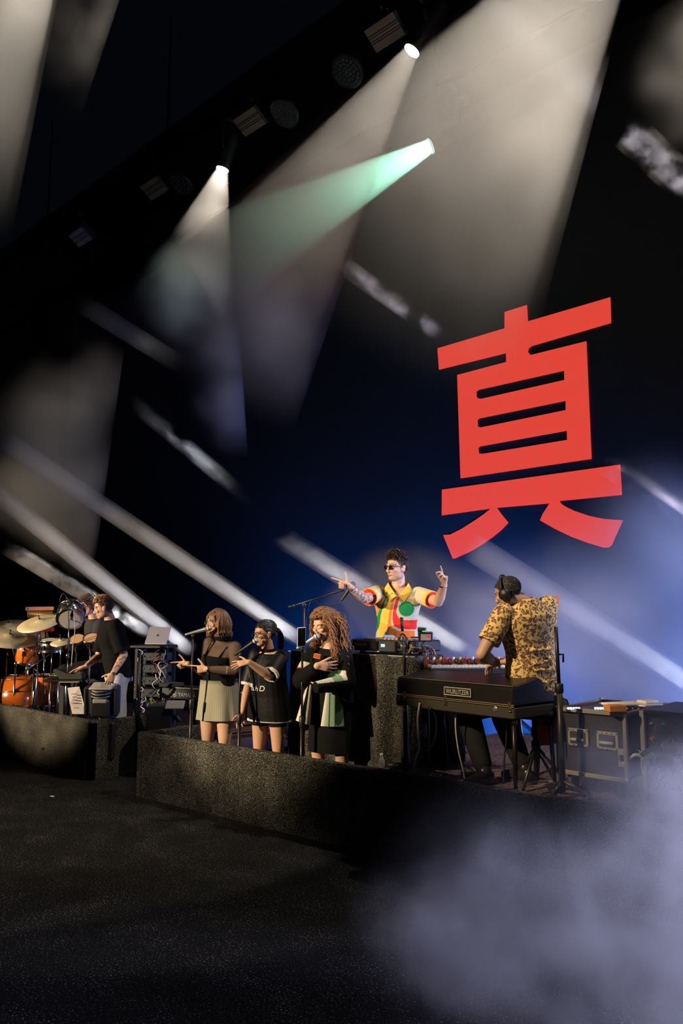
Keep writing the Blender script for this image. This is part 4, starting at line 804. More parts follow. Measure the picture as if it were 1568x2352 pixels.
MB().tube(ring_pts(lerp(f.el[1], f.wr[1], .95), RT * .038, FW * .038), .006, 6, cap=False).build('bracelet', STEEL, f.root)
paths = []
for p, d in H.scalp(1200, rnd, ([-.11, -.05, -.01, .02, .05, .1], [-.07, -.055, .0, .03, .062, .072]), .0):
    tp = max(0, (p.z - .05) / .06); ln = .006 + .024 * min(1, tp) * rnd.uniform(.7, 1.2); dr = (V((p.x * 1.2, .09 + p.y * .6, .05 + p.z * .5)) if tp > .1 else V((p.x, p.y - .05, -.06))).normalized(); paths.append(([H.w(*p), H.w(*(p + d * .005 + dr * ln * .6)), H.w(*(p + d * .004 + dr * ln + V((rnd.uniform(-.006, .006), .006, 0))))], 1.0))
strand_mesh(paths, .0042, .0022).build('hair', hairmat('sandy_hair', (.22, .11, .05)), f.root)
FIGM = f
# ---- drummer seated behind the kit
D = 10.9
H = Head(ond(203, 1392, D), -RT * .90 - FW * .36 - UP * .12, k=1.17)
f = Fig('drummer with tousled hair and a dark grey shirt behind the kit', ond(216, 1424, D), ond(226, 1532, D), -FW * .75 + RT * .62, H, sh=.17, k=1.15, girth=1.0)
f.arm(1, (222, 1490), (203, 1474), .29, .24, -1, -1); f.arm(-1, (168, 1490), (143, 1478), .29, .24, 1, -1)
for q in (1, -1): f.kn[q] = f.hip[q] + f.FH * .38 + f.SH * q * .14 - Z * .03; f.an[q] = V((f.kn[q].x, f.kn[q].y, .29)); f.toe[q] = f.an[q] + f.FH * .18 - Z * .05
f.body(); H.build(f.b, 1.0)
for q in (1, -1): hand(f.b, f.wr[q], -RT * .9 + UP * .1, UP, q > 0, [(70, 80, 50)] * 4, 2, 1.05, (.4, .9, -.2))
f.b.sculpt('body', SKIN, f.root, .0075, 2, lambda P: H.paint(P, (.55, .32, .21), (.09, .04, .02), brow=(.07, .035, .02)))
c = Sculpt(); f.torso(c, .026, -.05, .96); c.loft([f.ring(.88, .17, .10, 0, .02), f.ring(.97, .125, .082, 0, .012), f.ring(1.03, .075, .07, 0, .004)])
for q in (1, -1): sleeve(c, f, q, 0, .75, .082, .088)
c.sculpt('grey_shirt', mat('dark_grey_shirt', (.035, .035, .038), .9, spec=.15, bump=.3, bscale=18), f.root, .01, 3)
c = Sculpt()
for q in (1, -1): c.limb([f.hip[q], f.kn[q], f.an[q]], [.125, .095, .075])
c.sculpt('trousers', MATS['charcoal_trousers'], f.root, .011, 2)
paths = []
for p, d in H.scalp(800, rnd, None, .0):
    ln = rnd.uniform(.015, .034); dr = (d + V((rnd.uniform(-.8, .8), rnd.uniform(-.5, .9), rnd.uniform(-.4, .6)))).normalized(); p1 = p + d * .008 + dr * .008; paths.append((cable([H.w(*p), H.w(*p1), H.w(*(p1 + dr * ln * .7)), H.w(*(p1 + dr * ln * .9 + V((0, .012, -.012))))], sub=2), 1.0))
strand_mesh(paths, .0048, .0026).build('hair', hairmat('tousled_brown_hair', (.11, .05, .025)), f.root)
FIGR = f
# ------------------------------------------------------------------ microphones and stands
GRILLE = mat('mic_grille', (.55, .55, .52), .45, .6, bump=.4, bscale=600); DGRILLE = mat('dark_grille', (.12, .12, .12), .45, .6, bump=.4, bscale=600)
SILV = mat('silver_body', (.60, .60, .64), .3, .8); BRASS = mat('brass', (.75, .55, .22), .3, 1.0)
def mic(label, head, tail, body, grille, r=.026):
    h, t = V(head), V(tail); ax = (h - t).normalized(); L_ = (h - t).length; o = thing('microphone', label, 'microphone', t, 'stage microphones')
    m = MB().at(t, ax.orthogonal(), ax); m.lathe([(.001, 0), (.011, 0), (.0125, .01), (.0125, .03), (.016, L_ * .45), (.021, L_ - .035), (.023, L_ - .022), (.022, L_ - .02)], 18, cap=False); m.build('handle', body, o)
    m = MB().at(t, ax.orthogonal(), ax); m.lathe([(.022, L_ - .02), (r, L_ - .008), (r * 1.02, L_ + .004), (r * .92, L_ + .018), (r * .55, L_ + .029), (.001, L_ + .031)], 18, cap=False); m.build('grille', grille, o)
    m = MB().at(t, ax.orthogonal(), ax); m.lathe([(r * 1.0, L_ - .004), (r * 1.09, L_ - .002), (r * 1.09, L_ + .004), (r * 1.0, L_ + .006)], 18, cap=False); m.build('ring', STEEL, o)
    return o
def straight_stand(label, foot, top, clip_to, r=.012):
    f_, t_ = V(foot), V(top); o = thing('microphone_stand', label, 'microphone stand', f_, 'microphone stands')
    MB().at(f_, None, (0, 0, 1)).lathe([(.001, 0), (.085, 0), (.09, .012), (.075, .022), (.02, .035), (.001, .036)], 28, cap=False).build('base', MATTE, o)
    mid = lerp(f_, t_, .55); MB().tube([f_ + V((0, 0, .03)), mid], r * 1.25, 10).build('lower_pole', DSTEEL, o); MB().tube([mid, t_], r * .85, 10).build('upper_pole', DSTEEL, o)
    MB().at(mid - V((0, 0, .05)), None, (0, 0, 1)).lathe([(r * 1.3, 0), (r * 1.9, .01), (r * 1.9, .09), (r * 1.3, .10)], 14).build('clutch', BLACK, o)
    c = V(clip_to); MB().tube([t_, lerp(t_, c, .5) + V((0, 0, .005)), c], [.012, .016, .020], 10).build('clip', BLACK, o); return o
def singer_mic(D, head, tail, polex, label_m, label_s, body, grille, floor=.18, dt=0.0):
    h = ond(*head, D); t = ond(*tail, D + dt); k = (polex - head[0]) / (tail[0] - head[0]); c = lerp(h, t, k) - V((0, 0, .018)); top = c - V((0, 0, .045)); mic(label_m, h, t, body, grille)
    return straight_stand(label_s, (top.x, top.y, floor), top, c)
singer_mic(7.83, (480, 1443), (425, 1458), 443, 'silver microphone at the mouth of the woman in the sheer top', 'straight black stand in front of the woman in the sheer top', SILV, GRILLE)
singer_mic(7.38, (586, 1472), (538, 1505), 552, 'black microphone at the mouth of the woman in the jersey', 'straight black stand in front of the woman in the jersey', BLACK, GRILLE)
st3 = singer_mic(6.92, (727, 1461), (681, 1490), 694, 'silver microphone at the mouth of the curly haired woman', 'straight black stand in front of the curly haired woman', SILV, GRILLE)
# phone clamped to the third stand
p = ond(692, 1463, 6.89); t = thing('phone', 'dark phone clamped upright above the third microphone stand', 'phone', p)
X_ = (RT + FW * .5).normalized(); Y_ = (UP + RT * .08).normalized(); m = MB().at(p, X_, X_.cross(Y_)); m.box((0, 0, 0), (.082, .172, .009), .004); m.build('case', mat('pale_case', (.5, .5, .46), .5), t)
m = MB().at(p, X_, X_.cross(Y_)); m.box((0, 0, .0052), (.072, .160, .003)); m.build('display', mat('dark_glass', (.004, .004, .005), .1), t)
MB().tube([p - UP * .085, p - UP * .12 + RT * .004, ond(695, 1494, 6.91)], .007, 6).build('clamp', BLACK, t)
# tripod stands
def tripod(o, foot, top, spread, m, r=.012, hub=.32, nm='leg'):
    f_, t_ = V(foot), V(top); MB().tube([f_ + V((0, 0, .06)), t_], [r * 1.3, r], 10).build('pole', m, o); h = f_ + V((0, 0, hub))
    MB().at(h - V((0, 0, .03)), None, (0, 0, 1)).lathe([(r * 1.4, 0), (r * 2, .01), (r * 2, .06), (r * 1.4, .07)], 12).build('collar', BLACK, o)
    for i in range(3):
        a = math.radians(35 + 120 * i); e = f_ + V((math.cos(a) * spread, math.sin(a) * spread, .012)); MB().tube([h, e], r * .8, 8).build(nm, m, o); MB().tube([f_ + V((0, 0, .08)), lerp(h, e, .55)], r * .5, 6).build('brace', m, o)
# boom stand of the performer
c = ond(698, 1389, 7.4); t = thing('microphone_stand', 'tall boom stand rising behind the curly haired singer', 'microphone stand', (c.x, c.y, .18), 'microphone stands'); tripod(t, (c.x, c.y, .18), c, .32, DSTEEL)
a, b_ = ond(662, 1395, 7.4), ond(789, 1355, 7.4); MB().tube([a, b_], .009, 8).build('boom', DSTEEL, t); MB().tube([a, lerp(a, b_, .12)], .014, 10).build('counterweight', BLACK, t); MB().at(c, RT, -FW).lathe([(.001, -.02), (.02, -.02), (.02, .02), (.001, .02)], 14, cap=False).build('swivel', BLACK, t)
mic('black microphone on the long boom before the performer', ond(809, 1343, 7.4), ond(784, 1379, 7.4), BLACK, DGRILLE)
o = MB().tube(cable([ond(784, 1379, 7.4), ond(775, 1388, 7.4), ond(755, 1392, 7.4), ond(735, 1388, 7.4), ond(718, 1378, 7.4), ond(710, 1390, 7.4), ond(703, 1430, 7.42), ond(701, 1480, 7.42)]), .004, 6).build('microphone_cable', CABLE); tag(o, 'thin cable drooping from the boom microphone', 'cable')
# ------------------------------------------------------------------ performer's desk: carpet-draped table with decks
ZT = 1.48; Y0 = 5.40
XL, XR = ony(668, 1505, Y0).x, ony(948, 1515, Y0).x
t = thing('draped_table', 'carpet draped desk in front of the performer', 'table', ((XL + XR) / 2, Y0 + .3, .2))
b = MB(); n = 60; vs = []; fs = []; rws = 10
def edge(u):   # runs left side, front, right side
    if u < .16: return V((XL, Y0 + .40 * (1 - u / .16), 0)), V((-1, 0, 0))
    if u > .86: return V((XR, Y0 + .40 * (u - .86) / .14, 0)), V((1, 0, 0))
    k = (u - .16) / .70; return V((lerp(XL, XR, k), Y0, 0)), V((0, -1, 0))
for i in range(rws + 1):
    v = i / rws
    for j in range(n + 1):
        u = j / n; p, nr = edge(u); w = (.018 + .035 * v) * (math.sin(u * 38) + .5 * math.sin(u * 71 + 1)); vs.append(p + nr * (w + .015 + .03 * v) + V((0, 0, lerp(ZT, .22, v))))
for i in range(rws):
    for j in range(n): a = i * (n + 1) + j; fs.append((a, a + 1, a + n + 2, a + n + 1))
b.add(vs, fs, True); b.build('carpet_drape', CARPET, t); MB().box(((XL + XR) / 2, Y0 + .21, ZT - .015), (XR - XL + .03, .43, .03), .006).build('table_top', mat('black_ply', (.02, .02, .02), .6), t)
MB().box(((XL + XR) / 2, Y0 - .012, ZT - .004), (XR - XL + .04, .012, .008)).build('edge_strip', mat('worn_edge', (.30, .28, .24), .5), t)
for sx in (XL + .1, XR - .1):
    for sy in (Y0 + .06, Y0 + .36): MB().box((sx, sy, (ZT + .2) / 2), (.05, .05, ZT - .23)).build('leg', MATTE, t)
def deck(x0, x1, z, h, label, nm):
    o = thing(nm, label, 'dj deck', ((x0 + x1) / 2, Y0 + .25, z)); w = x1 - x0; cx = (x0 + x1) / 2
    MB().box((cx, Y0 + .21, z + h / 2), (w, .38, h), .012).build('body', mat('deck_black', (.014, .014, .016), .35), o)
    return o, cx, w
xa, xb, xc, xd = ony(800, 1490, Y0).x, ony(864, 1490, Y0).x, ony(905, 1490, Y0).x, ony(952, 1490, Y0).x
LETW = mat('white_print', (.72, .72, .70), .5)
for x0, x1, lb in ((xa, xb - .01, 'black media player on the desk beside the curly hair'), (xc + .01, xd - .01, 'black media player right of the mixer')):
    o, cx, w = deck(x0, x1, ZT + .03, .10, lb, 'media_player')
    m = MB().at((cx, Y0 + .17, ZT + .13), None, (0, 0, 1)); m.lathe([(.001, .012), (.085 if w > .22 else w * .4, .012), (.09 if w > .22 else w * .42, .006), (.09 if w > .22 else w * .42, 0)], 28, cap=False); m.build('jog_wheel', GREY, o)
    for i in range(4): MB().box((cx - w * .35 + i * w * .22, Y0 + .34, ZT + .135), (.022, .014, .010), .003).build('button', GREY, o)
    m = MB().at((cx + w * .1, Y0 + .36, ZT + .145), None, (0, .5, 1)); m.box((0, 0, 0), (.12, .06, .012)); m.build('display', mat('lit_display', (.02, .03, .05), .3, emit=(.35, .55, .9), estr=.7), o)
    for q in (-1, 1): MB().at((cx + q * w * .36, Y0 + .15, ZT), None, (0, 0, 1)).lathe([(.03, 0), (.03, .02), (.02, .03)], 12).build('foot', RUBBER, o)
    letters('Pioneer DJ', 'deck_lettering', LETW, o, (cx - w * .30, Y0 + .018, ZT + .075), (1, 0, 0), (0, 0, 1), .028, extr=.003)
o, cx, w = deck(xb, xc, ZT + .02, .11, 'club mixer between the two media players', 'mixer')
for i in range(4):
    for j in range(4): MB().at((cx - w * .33 + i * w * .22, Y0 + .08 + j * .075, ZT + .13), None, (0, 0, 1)).lathe([(.011, 0), (.009, .018), (.001, .018)], 10, cap=False).build('knob', GREY if j else mat('orange_knob', (.6, .2, .03), .5), o)
MB().box((cx - w * .2, Y0 + .018, ZT + .08), (.045, .006, .026)).build('display', mat('pale_blue_display', (.1, .2, .25), .3, emit=(.35, .7, .9), estr=.9), o)
# camera on the desk
p = ond(977, 1462, 6.75); t = thing('camera_rig', 'small camera rig with lit monitor beside the performer', 'camera', ond(975, 1492, 6.75)); X_ = (RT - FW * .2).normalized()
m = MB().at(p, X_, -FW + UP * .05); m.box((0, 0, 0), (.125, .085, .03), .008); m.build('monitor', BLACK, t); m = MB().at(p - FW * .018, X_, -FW + UP * .05); m.box((0, -.004, 0), (.088, .052, .004)); m.build('display', mat('camera_picture', (.1, .1, .1), .3, emit=(.30, .17, .14), estr=.7, vary=.9, bscale=24), t)
m = MB().at(p - FW * .02 + X_ * .024, X_, -FW + UP * .05); m.box((0, .006, .003), (.022, .022, .003)); m.build('red_patch', mat('red_display', (.2, 0, 0), .3, emit=(.75, .05, .03), estr=.8), t)
m = MB().at(p + UP * .058 - X_ * .03, X_, UP); m.box((0, 0, 0), (.07, .06, .03), .006); m.build('top_grip', BLACK, t); m = MB().at(p + UP * .05 - FW * .03 - X_ * .015, X_, UP); m.box((0, 0, 0), (.035, .012, .008)); m.build('status_light', mat('green_light', (0, .3, .05), .4, emit=(.06, .8, .2), estr=1), t)
m = MB().at(p - X_ * .075 - UP * .01, X_, X_ * -1); m.lathe([(.028, -.02), (.030, .03), (.022, .035), (.001, .036)], 16, cap=False); m.build('lens', BLACK, t)
MB().tube([p - UP * .04, p - UP * .075 - X_ * .03, ond(972, 1492, 6.75)], .012, 8).build('arm', BLACK, t); q = ond(972, 1493, 6.75); MB().at(q, None, (0, 0, 1)).lathe([(.05, -.012), (.05, 0), (.02, .008)], 14).build('foot', BLACK, t)
# slim stand rising in front of the desk
q = ond(925, 1440, 6.78); t = thing('desk_stand', 'slim black stand with a forked clamp in front of the desk', 'stand', (q.x, q.y, KDECK)); MB().tube([(q.x, q.y, KDECK + .03), ond(926, 1462, 6.78)], .008, 8).build('pole', DSTEEL, t); MB().at((q.x, q.y, KDECK), None, (0, 0, 1)).lathe([(.11, 0), (.11, .015), (.02, .03)], 20).build('base', MATTE, t)
MB().tube([ond(922, 1418, 6.78), ond(924, 1450, 6.78)], [.014, .012], 10).build('handle', BLACK, t); MB().tube(cable([ond(917, 1482, 6.78), ond(917, 1464, 6.78), ond(924, 1456, 6.78), ond(932, 1464, 6.78), ond(934, 1482, 6.78)], sub=4), .007, 8).build('fork', DSTEEL, t)
for i, (x, y) in enumerate(((916, 1478), (934, 1478))): MB().tube([ond(x, y - 14, 6.78), ond(x, y + 12, 6.78)], .011, 8).build('prong', BLACK, t)
# cable bundle on the desk
BROWN = mat('tan_cable', (.30, .13, .05), .5)
for i in range(8):
    x0 = rnd.uniform(935, 960); d0 = 6.78 + rnd.uniform(-.06, .1); pts = [ond(x0, 1500, d0), ond(x0 + 8, 1488 - rnd.uniform(0, 6), d0), ond(x0 + 25, 1485 + rnd.uniform(-3, 4), d0 + .05), ond(x0 + 38, 1492, d0 + .02), ond(x0 + 42, 1502 + rnd.uniform(0, 4), d0)]
    o = MB().tube(cable(pts), .006, 6).build('desk_cable', BROWN if i % 3 else CABLE); tag(o, ['tan cable loop nearest the media player', 'black cable loop at the back of the tangle', 'tan cable loop under the camera rig', 'tan cable arching highest in the tangle', 'black cable loop in the middle of the tangle', 'tan cable loop at the right of the tangle', 'tan cable lying lowest on the desk', 'black cable loop in front of the camera rig'][i], 'cable', 'cables tangled on the desk')
o = MB().tube(cable([ond(905, 1510, 6.70), ond(893, 1520, 6.66), ond(884, 1538, 6.66), ond(884, 1548, 6.66), ond(892, 1545, 6.66), ond(903, 1528, 6.66), ond(915, 1508, 6.70)]), .004, 6).build('hanging_cable', CABLE); tag(o, 'thin cable loop hanging over the desk carpet', 'cable')
# black furry case behind the piano
q0 = ond(1018, 1508, 6.98); t = thing('fringed_case', 'black fringed drape hanging below the camera rig', 'drape', (q0.x, q0.y, KDECK)); c_ = ond(1018, 1530, 6.98); b = MB().at((c_.x, c_.y, (c_.z + .05 + KDECK) / 2), RT, (0, 0, 1)); b.box((0, 0, 0), (.32, .30, c_.z + .05 - KDECK), .02); b.build('drape', mat('black_pile', (.004, .004, .005), .95), t)
b = MB()
for i in range(240):
    a = rnd.uniform(-.17, .17); h_ = rnd.uniform(KDECK + .05, c_.z + .05); s_ = rnd.choice((-1, 1)); p0 = V((c_.x, c_.y, h_)) + RT * (a if i % 2 else s_ * .16) - FW * (.15 if i % 2 else rnd.uniform(-.1, .15)); b.tube([p0, p0 + (-FW if i % 2 else RT * s_) * .014 - V((0, 0, .02))], [.003, .001], 3)
b.build('fringe', MATS['black_pile'], t, kind='stuff')
# ------------------------------------------------------------------ electric piano
A, B = ond(910, 1608, 6.37), ond(1183, 1640, 5.50); zb = (A.z + B.z) / 2; A.z = B.z = zb; ex = (B - A).normalized(); ey = V((-ex.y, ex.x, 0)); WX = (B - A).length
def wp(x, y, z): return A + ex * x + ey * y + V((0, 0, z))
t = thing('electric_piano', 'black electric piano on four legs with its maker plate facing out', 'piano', (A + ex * WX * .5 + ey * .25) * 1.0 - V((0, 0, zb - KDECK)))
TOL = mat('black_tolex', (.006, .0055, .0055), .34, spec=.35, bump=.25, bscale=300); OLV = mat('brown_tray', (.035, .030, .018), .6); GOLD = mat('gold_trim', (.55, .48, .26), .35, .8)
def side_profile(x): return [wp(x, 0, .055), wp(x, -.006, .06), wp(x, .0, .165), wp(x, .02, .19), wp(x, .30, .235), wp(x, .34, .215), wp(x, .36, .13), wp(x, .50, .125), wp(x, .52, .10), wp(x, .52, .055)]
b = MB(); n = 10; xs = [0, .03, WX - .06, WX - .02, WX]; vs = []
for k, x in enumerate(xs):
    pr = side_profile(x); 
    if k in (0, 4): pr = [lerp(p, wp(x, .26, .10), .06) for p in pr]
    vs += pr
fs = [tuple(range(n)), tuple(range(5 * n - 1, 4 * n - 1, -1))]
for k in range(4):
    for i in range(n): j = (i + 1) % n; fs.append((k * n + i, k * n + j, k * n + n + j, k * n + n + i))
b.add(vs, fs); b.build('lid', TOL, t)
def wbox(c, d, bev, nm, m, par): return MB().at(wp(*c), ex, (0, 0, 1)).box((0, 0, 0), d, bev).build(nm, m, par)
wbox((WX / 2, .26, .0), (WX, .54, .085), .01, 'tray', OLV, t)
for z_ in (.046, .058): wbox((WX / 2, -.012, z_), (WX, .008, .006), 0, 'trim_line', GOLD, t)
wbox((WX / 2, .0, .187), (WX - .02, .006, .005), 0, 'lid_edge', mat('dull_trim', (.22, .21, .17), .4, .5), t)
pl = wbox((WX * .56, -.008, .115), (.26, .006, .062), 0, 'maker_plate', BLACK, t)
for c, d in (((WX * .56, -.012, .143), (.26, .005, .005)), ((WX * .56, -.012, .087), (.26, .005, .005)), ((WX * .56 - .1285, -.012, .115), (.005, .005, .06)), ((WX * .56 + .1285, -.012, .115), (.005, .005, .06))): wbox(c, d, 0, 'plate_frame', mat('cream_metal', (.62, .60, .44), .5, .2), pl)
lo_ = letters('WURLITZER', 'plate_lettering', MATS['cream_metal'], t, wp(WX * .56 - .112, -.013, .098), ex, (0, 0, 1), .034, extr=.001)
kx = .224 / lo_['width']; o0 = wp(WX * .56 - .112, 0, 0) - V(t['_w'])
for v in lo_.data.vertices: d = (v.co - o0).dot(ex); v.co += ex * d * (kx - 1)
lo_.parent = t
for x in (.09, .46, .97):
    l = wbox((x * WX, -.014, .052), (.028, .014, .055), .004, 'latch', BRASS, t)
    for q in (-1, 1): MB().at(wp(x * WX + q * .009, -.022, .016), ex, -ey).lathe([(.006, 0), (.004, .006), (.001, .007)], 10, cap=False).build('latch_screw', BRASS, l)
for x in (.04, .86): MB().at(wp(x * WX, -.012, .02), ex, -ey).lathe([(.022, 0), (.02, .003), (.001, .004)], 16, cap=False).build('oval_plate', MATS['dull_trim'], t)
wbox((WX / 2, .44, .132), (WX - .1, .15, .012), 0, 'key_bed', BLACK, t)
nk = 37
for i in range(nk): wbox((.06 + (WX - .12) * (i + .5) / nk, .455, .145), ((WX - .12) / nk - .002, .13, .016), 0, 'white_key', mat('ivory_key', (.62, .58, .48), .4), t)
for i in range(nk - 1):
    if i % 7 in (0, 1, 3, 4, 5): wbox((.06 + (WX - .12) * (i + 1) / nk, .42, .158), (.014, .08, .014), 0, 'black_key', BLACK, t)
for x, y, lean in ((.06, .05, -.02), (WX - .05, .05, .0), (.08, .47, .0), (WX - .04, .47, .03)):
    lg = MB().tube([wp(x, y, -.03), wp(x + lean, y, KDECK - zb + .0)], [.021, .014], 12).build('leg', mat('dark_leg', (.025, .018, .014), .35, .6), t); MB().tube([wp(x + lean * .93, y, KDECK - zb + .06), wp(x + lean, y, KDECK - zb)], [.016, .017], 12).build('foot_cap', RUBBER, lg)
    MB().tube([wp(x, y, -.045), wp(x, y, -.085)], .024, 12).build('leg_socket', STEEL, lg)
# synthesizer placed lengthwise behind the piano
SU = V((.66, .75, 0)).normalized(); SC = V((-3.80, 5.78, 1.335)); t = thing('synthesizer', 'knobby synthesizer with red wooden panel under the player hands', 'synthesizer', (SC.x, SC.y, KDECK))
def sb(c, d, bev, nm, m, z=None): b = MB().at(SC, SU, (0, 0, 1)); b.box(c, d, bev); return b.build(nm, m, t)
SN = V((-SU.y, SU.x, 0))
sb((0, 0, .03), (.95, .32, .06), .01, 'body', BLACK); m = MB().at(SC + SN * .10 + V((0, 0, .085)), SU, V((0, 0, 1)) - SN * .35); m.box((0, 0, 0), (.95, .13, .03), .006); m.build('control_panel', mat('red_wood', (.13, .030, .020), .35, coat=.3, vary=.3, bscale=25), t)
kc = [BLACK, mat('yellow_knob', (.7, .42, .05), .5), BLACK, mat('red_knob', (.6, .06, .03), .5), BLACK, WHITE]
for i in range(16):
    for j in range(2): MB().at(SC + SU * (-.43 + i * .057) + SN * (.075 + j * .055) + V((0, 0, .09 + j * .02)), SU, V((0, 0, 1)) - SN * .35).lathe([(.011, 0), (.010, .024), (.001, .025)], 10, cap=False).build('knob', kc[(i * 2 + j * 3) % 6], t)
for i in range(29): sb((-.44 + i * .0315, -.07, .07), (.029, .15, .02), 0, 'white_key', MATS['ivory_key'])
for i in range(28):
    if i % 7 in (0, 1, 3, 4, 5): sb((-.425 + i * .0315, -.03, .085), (.014, .08, .014), 0, 'black_key', BLACK)
for u_ in (-.33, .33):
    for q in (-1, 1): MB().tube([SC + SU * u_ + SN * q * .13, SC + SU * u_ - SN * q * .13 + V((0, 0, KDECK + .01 - SC.z))], .016, 8).build('stand_leg', DSTEEL, t)
# stool under the player
f = FIGK; c_ = f.P - V((0, 0, .13)); t = thing('stool', 'round black stool under the keyboard player', 'stool', (c_.x, c_.y, KDECK)); MB().at(c_ - V((0, 0, .07)), None, (0, 0, 1)).lathe([(.001, 0), (.17, 0), (.185, .02), (.18, .06), (.001, .07)], 26, cap=False).build('seat', MATTE, t); tripod(t, (c_.x, c_.y, KDECK), c_ - V((0, 0, .06)), .24, DSTEEL, .016, .30)
# ------------------------------------------------------------------ drums
OSH = mat('orange_lacquer', (.72, .17, .018), .22, coat=.6, vary=.12, bscale=4); HEADW = mat('drum_skin', (.62, .60, .54), .5, vary=.08, bscale=9); CHR = mat('chrome_shell', (.62, .62, .66), .2, 1.0, vary=.15, bscale=8)
CYM = mat('cymbal_bronze', (.70, .60, .38), .42, .35, bump=.1, bscale=120)
def drum(label, c, ax, r, d, shell, top=HEADW, bottom=HEADW, lugs=8, nm='drum', group='drums of the kit'):
    """cylinder drum: c centre, ax towards the batter head"""
    c = V(c); ax = V(ax).normalized(); o = thing(nm, label, 'drum', c - V((0, 0, max(r * (1 - abs(ax.z)), d / 2 * abs(ax.z)))), group); x = ax.orthogonal()
    MB().at(c, x, ax).lathe([(r * .96, -d / 2), (r, -d / 2 + .002), (r, d / 2 - .002), (r * .96, d / 2)], 36, cap=False).build('shell', shell, o)
    for s_, m_, n_ in ((1, top, 'batter_head'), (-1, bottom, 'resonant_head')): MB().at(c + ax * s_ * (d / 2 + .006), x, ax * s_).lathe([(.001, .003), (r * .8, .002), (r * .985, 0), (r * .985, -.012)], 36, cap=False).build(n_, m_, o)
    for s_ in (1, -1):
        h = MB().at(c + ax * s_ * (d / 2 - .006), x, ax * s_).lathe([(r * 1.0, -.014), (r * 1.045, -.012), (r * 1.045, .014), (r * 1.02, .02), (r * 1.0, .016)], 36, cap=False).build('hoop', STEEL, o)
    y = ax.cross(x.normalized()); x = x.normalized()
    for i in range(lugs):
        a = 2 * math.pi * (i + .5) / lugs; e = x * math.cos(a) + y * math.sin(a); l = MB().at(c + e * (r + .008), e, ax).box((0, 0, 0), (.018, .022, min(.07, d * .35)), .004).build('lug', STEEL, o)
        MB().tube([c + e * r * 1.04 - ax * d / 2, c + e * r * 1.04 + ax * d / 2], .0035, 6).build('rod', STEEL, l)
    return o
def cymbal(label, c, n, r, group='cymbals of the kit'):
    c = V(c); n = V(n).normalized(); o = thing('cymbal', label, 'cymbal', c - V((0, 0, .02)), group)
    m = MB().at(c, n.orthogonal(), n); m.lathe([(.006, .030), (r * .10, .028), (r * .19, .014), (r * .24, .006), (r * .6, -.004), (r, -.022), (r, -.0235), (r * .6, -.0055), (r * .24, .0045), (r * .1, .026)], 40, cap=False); m.build('plate', CYM, o)
    MB().at(c + n * .03, n.orthogonal(), n).lathe([(.016, 0), (.016, .015), (.006, .018), (.006, .045), (.012, .047), (.012, .06), (.001, .062)], 12, cap=False).build('felt_and_nut', DSTEEL, o)
    return c
def kit_stand(label, c, n, foot_z, spread=.28, off=(0, 0), group='chrome stands of the kit'):
    c = V(c); f_ = V((c.x + off[0], c.y + off[1], foot_z)); o = thing('cymbal_stand', label, 'drum stand', f_, group); mid = V((f_.x, f_.y, lerp(foot_z, c.z, .72))); tripod(o, f_, mid, spread, STEEL, .012, .30); MB().tube([mid, c + V(n).normalized() * .02], .008, 8).build('tilter', STEEL, o); MB().at(mid, None, (0, 0, 1)).lathe([(.02, -.03), (.022, 0), (.02, .03)], 12).build('wing_clamp', STEEL, o)
KF = .2; AUD = V((-.12, -1, 0)).normalized()
BDm = mat('printed_skin', (.55, .54, .50), .5, vary=.6, bscale=7)
bd = ond(48, 1576, 10.95); bd.z = KF + .30 + .18
o = drum('orange bass drum with chrome hoops at the left edge', bd, -RT * .80 + AUD * .35, .305, .46, OSH, BDm, HEADW, 10, 'bass_drum', None)
for q in (-1, 1): e = bd + FW * q * .2 - V((0, 0, .24)); MB().tube([e, V((e.x, e.y, KF)) - RT * .1], .009, 8).build('spur', STEEL, o)
MB().tube([bd - V((0, 0, .3)), V((bd.x, bd.y, KF + .01))], .02, 8).build('cradle', STEEL, o)
tm = ond(63, 1496, 11.0); drum('small orange rack tom above the bass drum', tm, V((.15, -.1, 1)) + RT * .15, .145, .30, OSH, nm='rack_tom', lugs=6); MB().tube([tm - V((0, 0, .15)), V((tm.x, tm.y, bd.z + .28))], .013, 8).build('tom_holder', STEEL, bpy.data.objects['rack_tom'])
ft = ond(103, 1532, 11.05); ft.z = .78; o = drum('tall orange floor tom half hidden behind the stands', ft, (0, 0, 1), .20, .42, OSH, nm='floor_tom')
for i in range(3): a = math.radians(30 + 120 * i); e = V((math.cos(a), math.sin(a), 0)) * .22; MB().tube([ft + e, V((ft.x + e.x, ft.y + e.y, KF + .01))], .009, 8).build('leg', STEEL, o)
ft2 = ond(88, 1476, 11.6); o = drum('dark red tom behind the rack tom', ft2, V((.1, -.2, 1)), .15, .22, mat('red_lacquer', (.28, .02, .015), .25, coat=.6), nm='rack_tom', lugs=6); MB().tube([ft2 - V((0, 0, .1)), V((ft2.x, ft2.y, .6))], .012, 8).build('tom_holder', STEEL, o)
